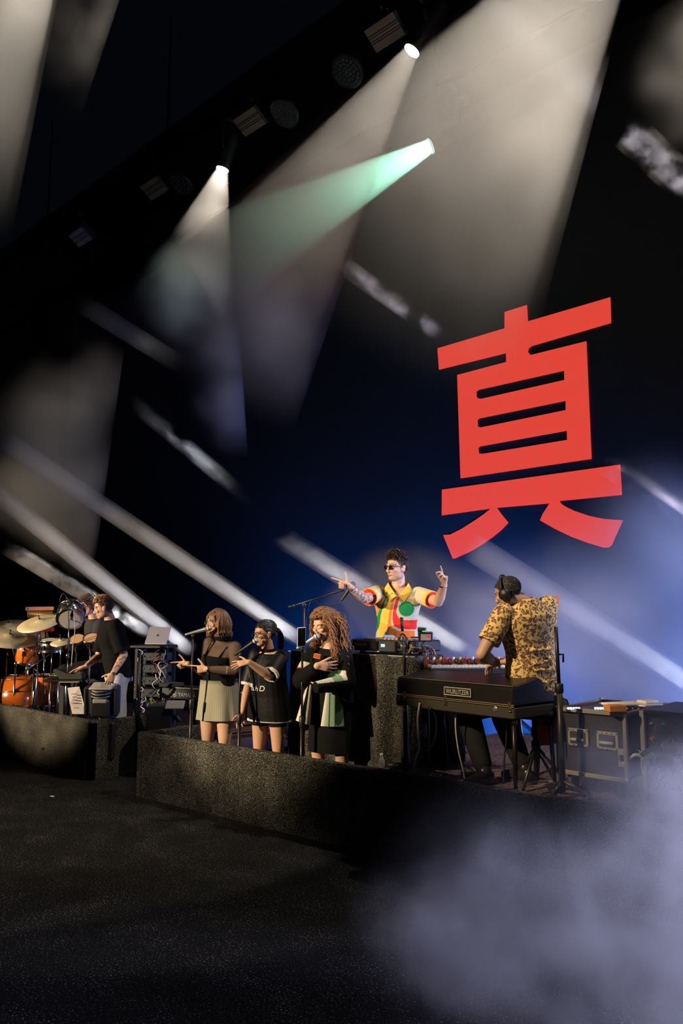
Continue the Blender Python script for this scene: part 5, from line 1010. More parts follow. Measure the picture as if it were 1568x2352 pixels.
# silver timbale tilted towards the camera, high on a stand
tb = ond(163, 1411, 10.0); tax = (UP * .55 + FW * .80 - RT * .10); drum('silver timbale tilted high on a stand beside the drummer', tb, tax, .165, .19, CHR, HEADW, HEADW, 8, 'timbale'); q = tb - tax.normalized() * .12; kit_stand('chrome stand holding the tilted timbale', q, (0, 0, 1), KF, .3, group='chrome stands of the kit')
sn = ond(120, 1482, 10.6); drum('chrome snare drum among the stands', sn, V((.1, -.1, 1)), .16, .14, CHR, nm='snare_drum'); kit_stand('low chrome stand under the snare drum', sn - V((0, 0, .09)), (0, 0, 1), KF, .25)
cp = cymbal('large crash cymbal below the wooden chimes', ond(92, 1427, 10.75), UP * .95 - FW * .28 - RT * .14 , .31); kit_stand('chrome stand carrying the large crash cymbal', cp, (0, 0, 1), KF, .34)
cp = cymbal('flat cymbal at the left edge, upper one', ond(20, 1435, 11.2), UP * .97 - FW * .20, .29); kit_stand('chrome stand of the upper left cymbal', cp, (0, 0, 1), KF, .3)
cp = cymbal('cymbal sloping down to the right at the left edge', ond(22, 1461, 10.8), UP * .95 - FW * .18 + RT * .22, .37); kit_stand('chrome stand of the sloping left cymbal', cp, (0, 0, 1), KF, .3, (.12, .05))
cp = cymbal('small splash cymbal among the percussion', ond(140, 1472, 10.3), UP * .95 - FW * .2 - RT * .05, .14); kit_stand('thin stand under the splash cymbal', cp, (0, 0, 1), KF, .25)
cp = cymbal('pale cymbal in front of the red cowbell', ond(86, 1459, 11.3), UP * .6 - FW * .6 + RT * .3, .15); kit_stand('short stand of the pale cymbal', cp, (0, 0, 1), KF, .25, (.05, .1))
p = ond(69, 1458, 11.2); t = thing('practice_pad', 'round grey drum pad between the cymbals', 'drum pad', p - V((0, 0, .1)), 'drums of the kit'); nn = UP * .55 - FW * .75 + RT * .2; MB().at(p, nn.orthogonal(), nn).lathe([(.001, .02), (.11, .02), (.125, .012), (.125, -.02), (.001, -.025)], 28, cap=False).build('pad', mat('pad_grey', (.35, .30, .29), .6), t); MB().at(p + nn.normalized() * .021, nn.orthogonal(), nn).lathe([(.001, .002), (.03, .002), (.032, 0)], 20, cap=False).build('pad_centre', mat('pad_dark', (.15, .10, .10), .6), t); MB().tube([p, V((p.x, p.y, KF))], .012, 8).build('pole', STEEL, t)
p = ond(105, 1446, 10.9); t = thing('cowbell', 'red block cowbell under the crash cymbal', 'cowbell', p - V((0, 0, .03)), 'percussion'); m = MB().at(p, RT - UP * .05, UP); m.prism([(-.12, -.03), (.10, -.05), (.12, .0), (.10, .05), (-.12, .03)], -.02, .03); m.build('bell', mat('red_plastic', (.62, .06, .025), .4), t); MB().tube([p, V((p.x, p.y, KF))], .009, 8).build('rod', STEEL, t)
for k, (x, y, D_, s_) in enumerate(((176, 1468, 10.0, 0), (208, 1466, 9.9, 1))):
    p = ond(x, y, D_); t = thing('bongo', ['small bongo drum left of the standing man', 'small bongo drum at the elbow of the standing man'][k], 'drum', p - V((0, 0, .09)), 'drums of the kit'); nn = UP * .8 - FW * .5
    MB().at(p, nn.orthogonal(), nn).lathe([(.07, -.13), (.085, -.05), (.095, .0)], 24).build('shell', mat('dark_shell', (.03, .012, .008), .3, coat=.5), t); MB().at(p, nn.orthogonal(), nn).lathe([(.098, -.012), (.1, 0), (.098, .012), (.09, .012)], 24, cap=False).build('rim', STEEL, t); MB().at(p + nn.normalized() * .006, nn.orthogonal(), nn).lathe([(.001, .002), (.092, .0)], 24, cap=False).build('skin', mat('tan_skin', (.55, .33, .18), .55), t); MB().tube([p - V((0, 0, .1)), V((p.x, p.y, KF))], .014, 8).build('pole', STEEL, t)
# bar chimes
p = ond(92, 1398, 11.3); X_ = (RT * .97 - UP * .03 + FW * .1).normalized(); t = thing('bar_chimes', 'wooden bar chimes hanging above the crash cymbal', 'chimes', V((p.x, p.y, p.z - .3)), 'percussion'); m = MB().at(p, X_, UP); m.box((0, 0, 0), (.40, .03, .055), .008); m.build('bar', mat('rose_wood', (.45, .20, .13), .5, vary=.2, bscale=30), t); m = MB().at(p - X_ * .17 - FW * .018, X_, -FW); m.lathe([(.014, 0), (.012, .003), (.001, .004)], 14, cap=False); m.build('badge', mat('blue_badge', (.05, .10, .3), .4), t)
for i in range(30): a = p + X_ * (-.175 + i * .012) - UP * .032; MB().tube([a, a - UP * (.10 + .0028 * i)], .0042, 6).build('chime', mat('copper_bar', (.50, .27, .10), .35, .7), t)
MB().tube([p + X_ * .0 - UP * .02 + FW * .03, V((p.x, p.y, KF)) + FW * .03], .011, 8).build('pole', STEEL, t)
# overhead microphones over the timbale
for k, (a, b_, lb) in enumerate((((153, 1373), (158, 1386), 'small chrome microphone above the timbale'), ((166, 1402), (164, 1418), 'slim black microphone clipped to the timbale rim'))):
    mic(lb, ond(*b_, 9.82), ond(*a, 9.80), STEEL if k == 0 else BLACK, DGRILLE, .02)
o = MB().tube(cable([ond(153, 1373, 9.8), ond(147, 1363, 9.8), ond(139, 1372, 9.8), ond(138, 1382, 9.8), ond(145, 1390, 9.8), ond(157, 1392, 9.8)]), .005, 6).build('microphone_cable', CABLE); tag(o, 'small cable loop above the timbale', 'cable')
for k, (pts, lb) in enumerate((([(171, 1420), (172, 1450), (168, 1480), (166, 1500), (164, 1530)], 'long pale cable hanging from the timbale'), ([(157, 1400), (158, 1440), (160, 1470), (157, 1500)], 'dark cable running down the timbale stand'))): o = MB().tube(cable([ond(x, y, 9.78) for x, y in pts]), .005, 6).build('hanging_cable', WCABLE if k == 0 else CABLE); tag(o, lb, 'cable')
# drum sticks in the drummer's hands
for q, e, lb in ((1, (163, 1479), 'drum stick in the near hand of the drummer'), (-1, (112, 1468), 'drum stick in the far hand of the drummer')):
    w = FIGR.wr[q] - RT * .07; o = MB().tube([w + RT * .06, lerp(w, ond(*e, dep(w)), .9), ond(*e, dep(w))], [.008, .006, .004], 8).build('drum_stick', mat('stick_wood', (.62, .42, .22), .5)); tag(o, lb, 'drum stick', 'drum sticks')
# boom microphone stand before the bass drum
c = ond(78, 1535, 10.75); t = thing('microphone_stand', 'short boom stand pointing a microphone at the bass drum', 'microphone stand', (c.x, c.y, KF), 'microphone stands'); tripod(t, (c.x, c.y, KF), c, .3, DSTEEL); MB().tube([ond(115, 1502, 10.75), ond(44, 1552, 10.75)], .009, 8).build('boom', DSTEEL, t); mic('dark microphone aimed at the bass drum', ond(36, 1551, 10.75), ond(46, 1552, 10.75), BLACK, DGRILLE, .024)
MB().tube([c, ond(104, 1558, 10.75)], .009, 8).build('side_arm', DSTEEL, t)
# drum throne
f = FIGR; c_ = f.P - V((0, 0, .12)); t = thing('drum_throne', 'round black drum throne under the drummer', 'stool', (c_.x, c_.y, KF)); MB().at(c_ - V((0, 0, .09)), None, (0, 0, 1)).lathe([(.001, 0), (.16, 0), (.18, .03), (.17, .08), (.001, .09)], 26, cap=False).build('seat', MATTE, t); tripod(t, (c_.x, c_.y, KF), c_ - V((0, 0, .08)), .26, STEEL, .016, .26)
# ------------------------------------------------------------------ percussion table with the sampler
c = ond(150, 1558, 9.85); t = thing('sampler_table', 'black pedestal table under the sampler', 'table', (c.x, c.y, KF)); X_ = (RT + FW * .12).normalized(); m = MB().at((c.x, c.y, c.z - .02), X_, (0, 0, 1)); m.box((0, 0, 0), (.48, .30, .03), .006); m.build('table_top', BLACK, t); m = MB().at((c.x, c.y, c.z - .034), X_, (0, 0, 1)); m.box((.08, -.152, 0), (.24, .008, .012)); m.build('front_strip', mat('pale_wood_strip', (.45, .32, .16), .6), t); MB().box((c.x, c.y, (c.z + KF) / 2 - .02), (.10, .08, c.z - KF - .04), .006).build('pedestal', MATTE, t); MB().box((c.x, c.y + .05, KF + .012), (.36, .2, .024), .006).build('base', MATTE, t)
t = thing('sampler', 'grey wedge sampler under the hand of the standing man', 'sampler', (c.x, c.y, c.z)); m = MB().at((c.x, c.y, c.z), X_, (0, 0, 1)); m.M = m.M @ Matrix.Rotation(math.radians(90), 4, 'X'); m.prism([(-.04, .0), (.22, .0), (.22, .055), (.06, .06), (-.10, .125), (-.13, .10)], -.13, .13); m.build('body', mat('sampler_grey', (.05, .05, .05), .5), t)
for i in range(4):
    for j in range(3): m = MB().at(c + X_ * (.085 + i * .035) + V((0, 0, .062)) + FW * (-.06 + j * .055), X_, (0, 0, 1)); m.box((0, 0, 0), (.028, .045, .008), .003); m.build('pad', GREY, t)
m = MB().at(c - X_ * .10 + V((0, 0, .113)), X_, (0, 0, 1)); m.box((0, 0, 0), (.05, .2, .012), .003); m.build('edge_bar', mat('light_edge', (.40, .40, .36), .5), t)
p = c - X_ * .10 - FW * .09 + V((0, 0, .012)); t = thing('effect_pedal', 'small effect pedal with red and green lights on the sampler table', 'pedal', p); m = MB().at(p, X_, (0, 0, 1)); m.box((0, 0, .02), (.09, .06, .04), .006); m.build('body', DSTEEL, t)
for i, cc in enumerate(((.8, .05, .03), (.1, .7, .1), (.8, .5, .05))): m = MB().at(p + X_ * (-.03 + .03 * i) + V((0, 0, .044)), X_, (0, 0, 1)); m.box((0, 0, 0), (.02, .03, .006)); m.build('light', mat('pedal_light_%d' % i, cc, .4, emit=cc, estr=.6), t)
o = MB(); 
a = [ond(155, 1580, 9.55), ond(182, 1577, 9.55), ond(193, 1620, 9.5), ond(196, 1640, 9.5), ond(166, 1640, 9.5), ond(160, 1615, 9.5)]; o.add([p + FW * d for d in (0, .003) for p in a], [tuple(range(6)), tuple(range(11, 5, -1))] + [(i, (i + 1) % 6, 6 + (i + 1) % 6, 6 + i) for i in range(6)]); o = o.build('set_list', mat('paper', (.62, .56, .56), .8)); tag(o, 'printed paper sheet hanging from the sampler table', 'paper')
for i, (y, w_) in enumerate(((1594, 12), (1601, 9), (1608, 10), (1615, 14), (1626, 11))):
    q = ond(170 + i, y, 9.5); m = MB().at(q, RT, -FW); m.box((0, 0, .0), (w_ / 189, .008, .002)); m.build('print_line', mat('faded_ink', (.16, .10, .12), .8), o)
# moving head lamp on the riser beside the man
c = ond(235, 1600, 9.05); t = thing('moving_head', 'big unlit moving head lamp standing beside the jeans', 'stage light', (c.x, c.y, KF)); X_ = RT; m = MB().at(c + UP * .06, RT, UP - FW * .15); m.lathe([(.09, -.10), (.11, -.08), (.12, .02), (.115, .05)], 24); m.build('head', HOUSE if 'HOUSE' in globals() else BLACK, t)
for i in range(3): MB().at(c + UP * (.02 + .035 * i), RT, UP - FW * .15).lathe([(.122, 0), (.13, .008), (.122, .016)], 24, cap=False).build('fin', GREY, t)
m = MB().at(c + UP * .12, RT, UP - FW * .15); m.box((0, 0, 0), (.26, .20, .03), .01); m.build('lens_hood', mat('pale_hood', (.35, .34, .33), .4), t); m = MB().at(c - UP * .03 - FW * .10, RT, -FW); m.box((0, 0, 0), (.16, .05, .02), .01); m.build('handle', mat('pale_hood', (.35, .34, .33), .4), t)
for q in (-1, 1): m = MB().at(c + RT * q * .17 - UP * .04, RT, UP); m.box((0, 0, 0), (.05, .16, .34), .02); m.build('yoke_arm', BLACK, t)
m = MB().at(c - UP * .12, RT, UP); m.box((0, 0, 0), (.22, .2, .2), .02); m.build('core', BLACK, t); zz = c.z - .28; m = MB().at((c.x, c.y, (zz + KF) / 2), RT, (0, 0, 1)); m.box((0, .04, 0), (.34, .22, zz - KF), .02); m.build('base', BLACK, t)
# ------------------------------------------------------------------ laptop rack
c = ond(358, 1481, 10.05); X_ = (RT * .98 - FW * .2).normalized(); Yd = V((0, 0, 1)).cross(X_); t = thing('laptop_rack', 'black equipment rack under the silver laptop', 'rack', (c.x, c.y, .2))
m = MB().at((c.x, c.y, c.z - .02), X_, (0, 0, 1)); m.box((-.03, 0, 0), (.52, .34, .035), .008); m.build('shelf', BLACK, t)
for sx in (-.2, .2):
    for sy in (-.12, .12): m = MB().at(V((c.x, c.y, 0)) + X_ * sx + Yd * sy, X_, (0, 0, 1)); m.box((0, 0, c.z / 2 + .08), (.035, .035, c.z - .24)); m.build('upright', DSTEEL, t)
for i in range(6): m = MB().at(V((c.x, c.y, .55 + i * .15)), X_, (0, 0, 1)); m.box((0, .02, 0), (.36, .22, .10), .006); u = m.build('rack_unit', mat('rack_dark', (.02, .024, .03), .4), t); [MB().at(V((c.x, c.y, .55 + i * .15)) + X_ * x - Yd * .095, X_, -Yd).lathe([(.008, 0), (.007, .006), (.001, .007)], 8, cap=False).build('socket', mat('blue_socket', (.08, .14, .24), .4), u) for x in (-.12, -.04, .04, .12)]
for i, y in enumerate((1574, 1583)): q = ond(309, y, 9.8); m = MB().at(q, RT, -FW); m.lathe([(.007, 0), (.001, .004)], 8, cap=False); m.build('status_light', mat('red_status', (.5, 0, 0), .4, emit=(1, .03, .03), estr=1.2), t)
cols = [WCABLE, CABLE, mat('red_tag', (.5, .08, .04), .5), WCABLE, mat('cream_tape', (.6, .55, .45), .6)]
adj = ['pale', 'black', 'red tagged', 'white', 'cream']; wh = ['near the rack top', 'beside the rack upright', 'at mid height of the rack', 'low on the rack', 'over the rack foot']
for i in range(20):
    x = rnd.uniform(318, 388); y = [1492, 1520, 1548, 1575, 1600][i // 4 % 5]; q = [ond(x + rnd.uniform(-9, 9), y + k * rnd.uniform(6, 11), 9.82 + rnd.uniform(-.03, .05)) for k in range(5)]
    o = MB().tube(cable(q, sub=4), rnd.choice((.003, .004, .005)), 6).build('rack_cable', cols[i % 5]); tag(o, '%s cable dangling %s' % (adj[i % 5], wh[i // 4 % 5]), 'cable', 'cables of the laptop rack')
t = thing('laptop', 'open silver laptop seen from behind', 'laptop', (c.x, c.y, c.z)); bl, tl, tr_, br = ond(332, 1478, 10.0), ond(335, 1441, 10.15), ond(385, 1441, 10.08), ond(382, 1479, 9.92)
up_ = (tl - bl).normalized(); xx = (br - bl).normalized(); w_ = (br - bl).length; h_ = (tl - bl).length; m = MB().at(bl, xx, xx.cross(up_)); m.box((w_ / 2, h_ / 2, 0), (w_, h_, .008), .003); m.build('lid', mat('laptop_silver', (.42, .42, .50), .35, .6), t); m = MB().at(bl, xx, V((0, 0, 1))); m.box((w_ / 2, .10, -.004), (w_, .20, .012), .004); m.build('base', MATS['laptop_silver'], t)
lg = MB().at(bl, xx, xx.cross(up_)); cx_, cy_ = w_ / 2, h_ / 2; lg.prism([(cx_ + .016 * math.cos(a) * (1 + .10 * math.cos(2 * a)), cy_ - .002 + .017 * math.sin(a) * (1 - .12 * (abs(math.sin(a)) > .9))) for a in np.linspace(0, 2 * math.pi, 24, endpoint=False) if not (abs(a - .1) < .3)], .004, .0062); lg.prism([(cx_, cy_ + .018), (cx_ + .008, cy_ + .026), (cx_ + .003, cy_ + .024)], .004, .0062); lg.build('lid_emblem', mat('emblem_dark', (.03, .03, .04), .4), t)
# tall black stand in front of the rack
a, b_ = ond(321, 1500, 9.25), ond(319, 1648, 9.25); o = thing('light_pole', 'tall dark pole between the jeans and the laptop rack', 'stand', (b_.x, b_.y, 0)); MB().tube([(b_.x, b_.y, .02), a], [.022, .018], 10).build('pole', DSTEEL, o); MB().at((b_.x, b_.y, 0), None, (0, 0, 1)).lathe([(.10, 0), (.10, .015), (.03, .03)], 20).build('base', MATTE, o)
# ------------------------------------------------------------------ stage piano behind the singers
a, b_ = ond(366, 1592, 9.35), ond(560, 1592, 8.6); ex = (b_ - a); ex.z = 0; L_ = ex.length; ex.normalize(); ey = V((-ex.y, ex.x, 0)); z0 = 1.84 - 190 / 1800 * 8.95; a.z = z0
t = thing('stage_piano', 'dark stage keyboard with white maker name behind the singers', 'keyboard', (a + ex * L_ / 2) - V((0, 0, z0)))
YB = mat('piano_navy', (.012, .016, .030), .4)
def yb(c, d, bev, nm, m, par=None): return MB().at(a + ex * c[0] + ey * c[1] + V((0, 0, c[2])), ex, (0, 0, 1)).box((0, 0, 0), d, bev).build(nm, m, par or t)
yb((L_ / 2, .16, .02), (L_, .34, .13), .012, 'body', YB); yb((L_ / 2 + .1, .0, .085), (L_ - .2, .04, .012), .004, 'top_edge', mat('dull_trim2', (.3, .28, .22), .5)); yb((.14, .05, .11), (.26, .2, .05), .01, 'end_block', MATTE)
letters('YAMAHA', 'maker_lettering', LETW, t, a + ex * .33 - ey * .012 - V((0, 0, .012)), ex, (0, 0, 1), .048, extr=.001)
m = MB().tube(ring_pts(a + ex * .275 - ey * .012 + V((0, 0, .012)), ex * .028, V((0, 0, .028)), 20), .003, 6, cap=False)
for i in range(3): an = math.pi * i / 3; d_ = ex * math.cos(an) + V((0, 0, math.sin(an))); m.tube([a + ex * .275 - ey * .012 + V((0, 0, .012)) - d_ * .024, a + ex * .275 - ey * .012 + V((0, 0, .012)) + d_ * .024], .003, 5)
m.build('maker_emblem', LETW, t)
for i in range(14): yb((.55 + i * .075, .16, .10), (.03, .03, .025), .006, 'knob', BLACK)
for q in (-1, 1):
    for y in (.06, .28): MB().tube([a + ex * (L_ / 2 + q * .33) + ey * y - V((0, 0, .05)), a + ex * (L_ / 2 - q * .33) + ey * y - V((0, 0, z0 - .02))], .02, 8).build('stand_leg', mat('blue_black_tube', (.015, .02, .035), .4, .5), t)
o = thing('amplifier_box', 'black box with a sloped grey top under the stage keyboard', 'box', ond(380, 1660, 9.0)); m = MB().at(ond(372, 1640, 9.05), RT, (0, 0, 1)); m.box((0, 0, -.2), (.28, .3, .62), .01); m.build('body', MATTE, o); m = MB().at(ond(402, 1619, 8.95), RT, UP - FW * .5); m.box((0, 0, 0), (.21, .14, .02), .006); m.build('grey_top', mat('dull_grey_top', (.30, .29, .24), .45), o)
m = MB().at(ond(408, 1650, 9.0), RT, UP * .5 - RT * .5); m.lathe([(.02, -.05), (.03, 0), (.034, .03), (.026, .05)], 14); m.build('lamp_knob', BLACK, o)
o = MB().tube(cable([ond(345, 1604, 9.2), ond(347, 1622, 9.2), ond(351, 1630, 9.2)]), .016, 8).build('green_strap', mat('lime_fabric', (.25, .65, .04), .6)); tag(o, 'lime green strap hanging by the rack cables', 'strap')
# ------------------------------------------------------------------ right side: mic stand, guitar, flight case
c = ond(1281, 1500, 5.62); t = thing('microphone_stand', 'thick black stand right of the leopard shirt', 'microphone stand', (c.x, c.y, KDECK), 'microphone stands'); MB().tube([(c.x, c.y, KDECK + .05), (c.x, c.y, 1.32)], .022, 12).build('lower_pole', BLACK, t); MB().tube([(c.x, c.y, 1.30), ond(1276, 1440, 5.62)], .014, 10).build('upper_pole', DSTEEL, t); MB().at((c.x, c.y, 1.28), None, (0, 0, 1)).lathe([(.024, 0), (.03, .01), (.03, .06), (.024, .07)], 14).build('clutch', BLACK, t)
MB().tube([ond(1277, 1503, 5.62), ond(1293, 1503, 5.6), ond(1293, 1521, 5.6)], .008, 8).build('crank', DSTEEL, t)
for i in range(3):
    an = math.radians(20 + 120 * i); e = V((c.x + math.cos(an) * .16, c.y + math.sin(an) * .10 + .02, KDECK + .035)); l = MB().tube([(c.x, c.y, KDECK + .12), e], .018, 8).build('leg', BLACK, t); MB().at(e, None, (math.sin(an), math.cos(an), 0)).lathe([(.035, -.012), (.035, .012)], 16).build('caster', RUBBER, l)
gd = 6.15; gb = ond(1255, 1655, gd); gh = ond(1270, 1392, gd); gx = (RT * .96 + FW * .2).normalized(); gy = (gh - gb).normalized(); gn = gx.cross(gy); t = thing('electric_guitar', 'orange and white electric guitar on a stand behind the player', 'guitar', (gb.x, gb.y, KDECK))
OG = mat('guitar_orange', (.80, .17, .02), .25, coat=.5); m = MB().at(gb, gx, gn); m.prism([(.16 * r * math.cos(a), .19 * r2 * math.sin(a)) for a, r, r2 in [(i * math.pi / 16, 1 - .28 * math.exp(-((i % 16 - .5) / 2.2) ** 2) * 1, 1.0) for i in range(32)]], -.02, .02); m.build('body', OG, t); m = MB().at(gb, gx, gn); m.prism([(-.13, .03), (-.05, .04), (.10, .01), (.135, .06), (.07, .16), (.03, .13), (-.04, .17), (-.11, .11)], .0205, .024); m.build('pickguard', WHITE, t)
for y in (-.02, .05): m = MB().at(gb + gy * y, gx, gn); m.box((0, 0, .03), (.07, .022, .014), .003); m.build('pickup', BLACK, t)
MB().tube([gb + gy * .1 + gn * .022, gh - gy * .06 + gn * .012], [.026, .022], 10).build('neck', mat('maple_neck', (.45, .22, .08), .4), t); m = MB().at(gh, gx, gn); m.prism([(-.025, -.07), (.028, -.07), (.045, .0), (.05, .06), (.03, .085), (.0, .07), (-.03, .02)], -.008, .008); m.build('headstock', mat('orange_headstock', (.75, .24, .06), .35), t)
for i in range(3): MB().tube([gh - gx * .035 + gy * (-.02 + .025 * i), gh - gx * .06 + gy * (-.015 + .025 * i)], .008, 8).build('tuning_peg', STEEL, t)
MB().tube([gb + gx * .1 - gy * .18 - gn * .02, gb - gy * .22 - gn * .1, V((gb.x, gb.y, KDECK + .02)) - gn * .18], .012, 8).build('stand_arm', DSTEEL, t); MB().tube([gb - gx * .1 - gy * .18 + gn * .03, V((gb.x, gb.y, KDECK + .02)) + gn * .12], .012, 8).build('stand_leg', DSTEEL, t)
# flight case
x0, x1, y0, y1, z0, z1 = -2.90, -2.39, 5.42, 6.15, .70, 1.145
t = thing('flight_case', 'black flight case with recessed metal handles on wheels', 'flight case', ((x0 + x1) / 2, (y0 + y1) / 2, KDECK)); FC = mat('case_panel', (.012, .012, .016), .5, bump=.1, bscale=80); AL = mat('dull_aluminium', (.36, .35, .27), .42, .7)
MB().box(((x0 + x1) / 2, (y0 + y1) / 2, (z0 + z1) / 2), (x1 - x0 - .01, y1 - y0 - .01, z1 - z0 - .01)).build('panel', FC, t)
for (c_, d_) in [(((x0 + x1) / 2, y, z), (x1 - x0 + .012, .03, .03)) for y in (y0, y1) for z in (z0, z1)] + [((x, (y0 + y1) / 2, z), (.03, y1 - y0, .03)) for x in (x0, x1) for z in (z0, z1)] + [((x, y, (z0 + z1) / 2), (.03, .03, z1 - z0)) for x in (x0, x1) for y in (y0, y1)]: MB().box(c_, d_, .004).build('edge_rail', AL, t)
for x in (x0, x1):
    for y in (y0, y1):
        for z in (z0, z1): MB().ell((x, y, z), .026, 10, 8).build('corner_ball', AL, t)
for k, (hx, hz) in enumerate(((x0 + .16, .955), (x0 + .38, .955))):
    h = MB().box((hx, y0 - .006, hz), (.16, .012, .125), .004).build('handle_dish', AL, t); MB().box((hx, y0 - .012, hz), (.12, .012, .085), .003).build('recess', mat('dish_dark', (.06, .06, .055), .4, .6), h); MB().tube([(hx - .05, y0 - .02, hz - .015), (hx + .05, y0 - .02, hz - .015)], .012, 8).build('grip', mat('grip_grey', (.25, .25, .22), .5), h)
    for a_ in (-.07, -.035, 0, .035, .07):
        for b_ in (-.052, .052): MB().ell((hx + a_, y0 - .013, hz + b_), .006, 6, 5).build('rivet', STEEL, h)
for k, (hx, hz) in enumerate(((x0 + .03, .85), (x1 - .03, .85))): h = MB().box((hx, y0 - .007, hz), (.055, .012, .125), .004).build('latch_plate', AL, t); MB().box((hx, y0 - .014, hz), (.03, .012, .05), .004).build('latch', STEEL, h)
for x in (x0 + .07, x1 - .07):
    for y in (y0 + .07, y1 - .07): w_ = MB().at((x - .018, y, KDECK + .065), (0, 1, 0), (1, 0, 0)).lathe([(.01, 0), (.06, .0), (.065, .008), (.065, .028), (.06, .036), (.01, .036)], 22).build('wheel', RUBBER, t); MB().box((x, y, KDECK + .12), (.05, .07, .03)).build('fork', DSTEEL, w_)
# open rack with cables right of the flight case
x0r, x1r = -2.32, -1.95
t = thing('cable_rack', 'open dark rack full of cables right of the flight case', 'rack', ((x0r + x1r) / 2, 5.9, KDECK))
for x in (x0r, x1r):
    for y in (5.55, 6.2): MB().box((x, y, (KDECK + 1.17) / 2), (.03, .03, 1.17 - KDECK)).build('post', AL, t)
MB().box(((x0r + x1r) / 2, 5.88, 1.165), (x1r - x0r + .03, .68, .02)).build('top', FC, t); MB().box(((x0r + x1r) / 2, 5.9, .86), (x1r - x0r - .03, .6, .58)).build('gear', mat('rack_gear', (.014, .016, .022), .5, vary=.5, bscale=22), t)
for i in range(5):
    for j in range(4): q = V((x0r + .05 + j * .085, 5.59, .68 + i * .1)); MB().at(q, None, (0, -1, 0)).lathe([(.014, 0), (.012, .02), (.001, .022)], 10, cap=False).build('socket', [STEEL, mat('red_cap', (.5, .05, .03), .5), GREY, mat('blue_cap', (.1, .3, .5), .5), mat('orange_cap', (.7, .25, .06), .5)][(i * 3 + j) % 5], t)
cn = ['white', 'black', 'grey', 'thin pale', 'dark']; wn = ['at the top of the open rack', 'across the middle of the open rack', 'down the right of the open rack', 'at the foot of the open rack']
for i in range(16):
    bx = rnd.uniform(x0r + .02, x1r + .02); bz = 1.1 - .1 * (i // 4); q = [V((bx + rnd.uniform(-.06, .06), 5.53 - .02 * math.sin(k), bz - k * rnd.uniform(.03, .07))) for k in range(5)]; o = MB().tube(cable(q, sub=4), rnd.choice((.003, .004, .006)), 6).build('rack_cable', [WCABLE, CABLE, GREY, WCABLE, CABLE][i % 5]); tag(o, '%s cable hanging %s' % (cn[i % 5], wn[i // 4]), 'cable', 'cables of the open rack')
for k, (px, py, D_, cc, r_, lb) in enumerate(((1490, 1735, 5.42, (.25, .65, .08), .028, 'green and white plug on the open rack'), (1540, 1722, 5.3, (.70, .58, .42), .038, 'big beige connector sticking out at the right edge'))):
    p = ond(px, py, D_); t = thing('cable_connector', lb, 'connector', p, 'connectors'); X_ = (RT if k else RT * .9 + UP * .1); m = MB().at(p, UP, X_); m.lathe([(r_, -.06), (r_ * 1.05, -.05), (r_ * 1.05, .0), (r_ * .8, .005), (r_ * .8, .03)], 18); m.build('sleeve', mat('plug_%d' % k, cc, .5), t); m = MB().at(p + V(X_) * .045, UP, X_); m.lathe([(r_ * .75, -.02), (r_ * .75, .06), (r_ * .5, .1)], 18); m.build('plug', BLACK if k == 0 else mat('amber_plug', (.55, .38, .18), .45), t)
    MB().tube(cable([p - V(X_) * .06, p - V(X_) * .12 + UP * .01, p - V(X_) * .2 - UP * .04]), r_ * .5, 8).build('tail', WCABLE if k == 0 else CABLE, t)
# things on the case
def on_case(px, py, D_, d, nm, m, lb, cat, rot=0.0, bev=.004): p = ond(px, py, D_); b = MB().at(p, RT + FW * rot, (0, 0, 1)); b.box((0, 0, d[2] / 2), d, bev); return tag(b.build(nm, m), lb, cat)
on_case(1412, 1634, 5.45, (.13, .09, .045), 'orange_box', mat('orange_card', (.70, .28, .05), .6), 'orange box on the corner of the flight case', 'box', .2)
o = on_case(1440, 1634, 5.7, (.22, .15, .03), 'black_device', BLACK, 'black device with small lights between the papers', 'device', .3)
for i in range(4): m = MB().at(ond(1425 + i * 14, 1628, 5.60), RT, -FW); m.lathe([(.008, 0), (.001, .006)], 8, cap=False); m.build('indicator', [mat('red_dot', (.6, .05, .05), .4), WHITE, GREY, MATS['red_dot']][i], o)
on_case(1430, 1618, 5.75, (.30, .16, .012), 'paper_stack', WHITE, 'flat stack of white papers on the flight case', 'paper', .3, .002); on_case(1487, 1614, 5.78, (.13, .09, .02), 'folded_paper', mat('cream_paper', (.7, .66, .55), .7), 'folded cream paper on top of the pile', 'paper', .5, .003); on_case(1494, 1621, 5.7, (.2, .06, .01), 'paper_sheet', WHITE, 'loose sheet leaning under the folded paper', 'paper', .6, .002)
p = ond(1293, 1622, 5.9); t = thing('rear_mirror', 'rounded dark panel rising behind the flight case', 'panel', p - V((0, 0, .03))); m = MB().at(p, RT, -FW); m.prism([(-.03, -.05), (.035, -.05), (.035, .02), (.025, .045), (.005, .055), (-.015, .045), (-.028, .02)], -.006, .006); m.build('panel', mat('grey_panel', (.2, .2, .18), .5), t); m = MB().tube([p + RT * x + UP * y for x, y in ((-.03, -.05), (-.03, .02), (-.015, .047), (.005, .057), (.027, .047), (.037, .02), (.037, -.05))], .006, 6); m.build('rim', BLACK, t)
LEDW = mat('white_led', (.9, .9, 1), .3, emit=(.85, .88, 1), estr=5.0)
for k, (xa_, lb) in enumerate(((1303, 'row of glowing white lights on the flight case near the stand'), (1365, 'row of glowing white lights on the flight case by the orange box'))):
    t = thing('light_strip', lb, 'light strip', ond(xa_ + 15, 1632, 5.72), 'white light strips'); m = MB().at(ond(xa_ + 14, 1631, 5.72), RT, (0, 0, 1)); m.box((0, 0, 0), (.11, .02, .012)); m.build('bar', BLACK, t)
    for i in range(5 - k): m = MB(); m.ell(ond(xa_ + 2 + i * 6, 1627, 5.70), .009, 8, 6); m.build('bulb', LEDW, t)
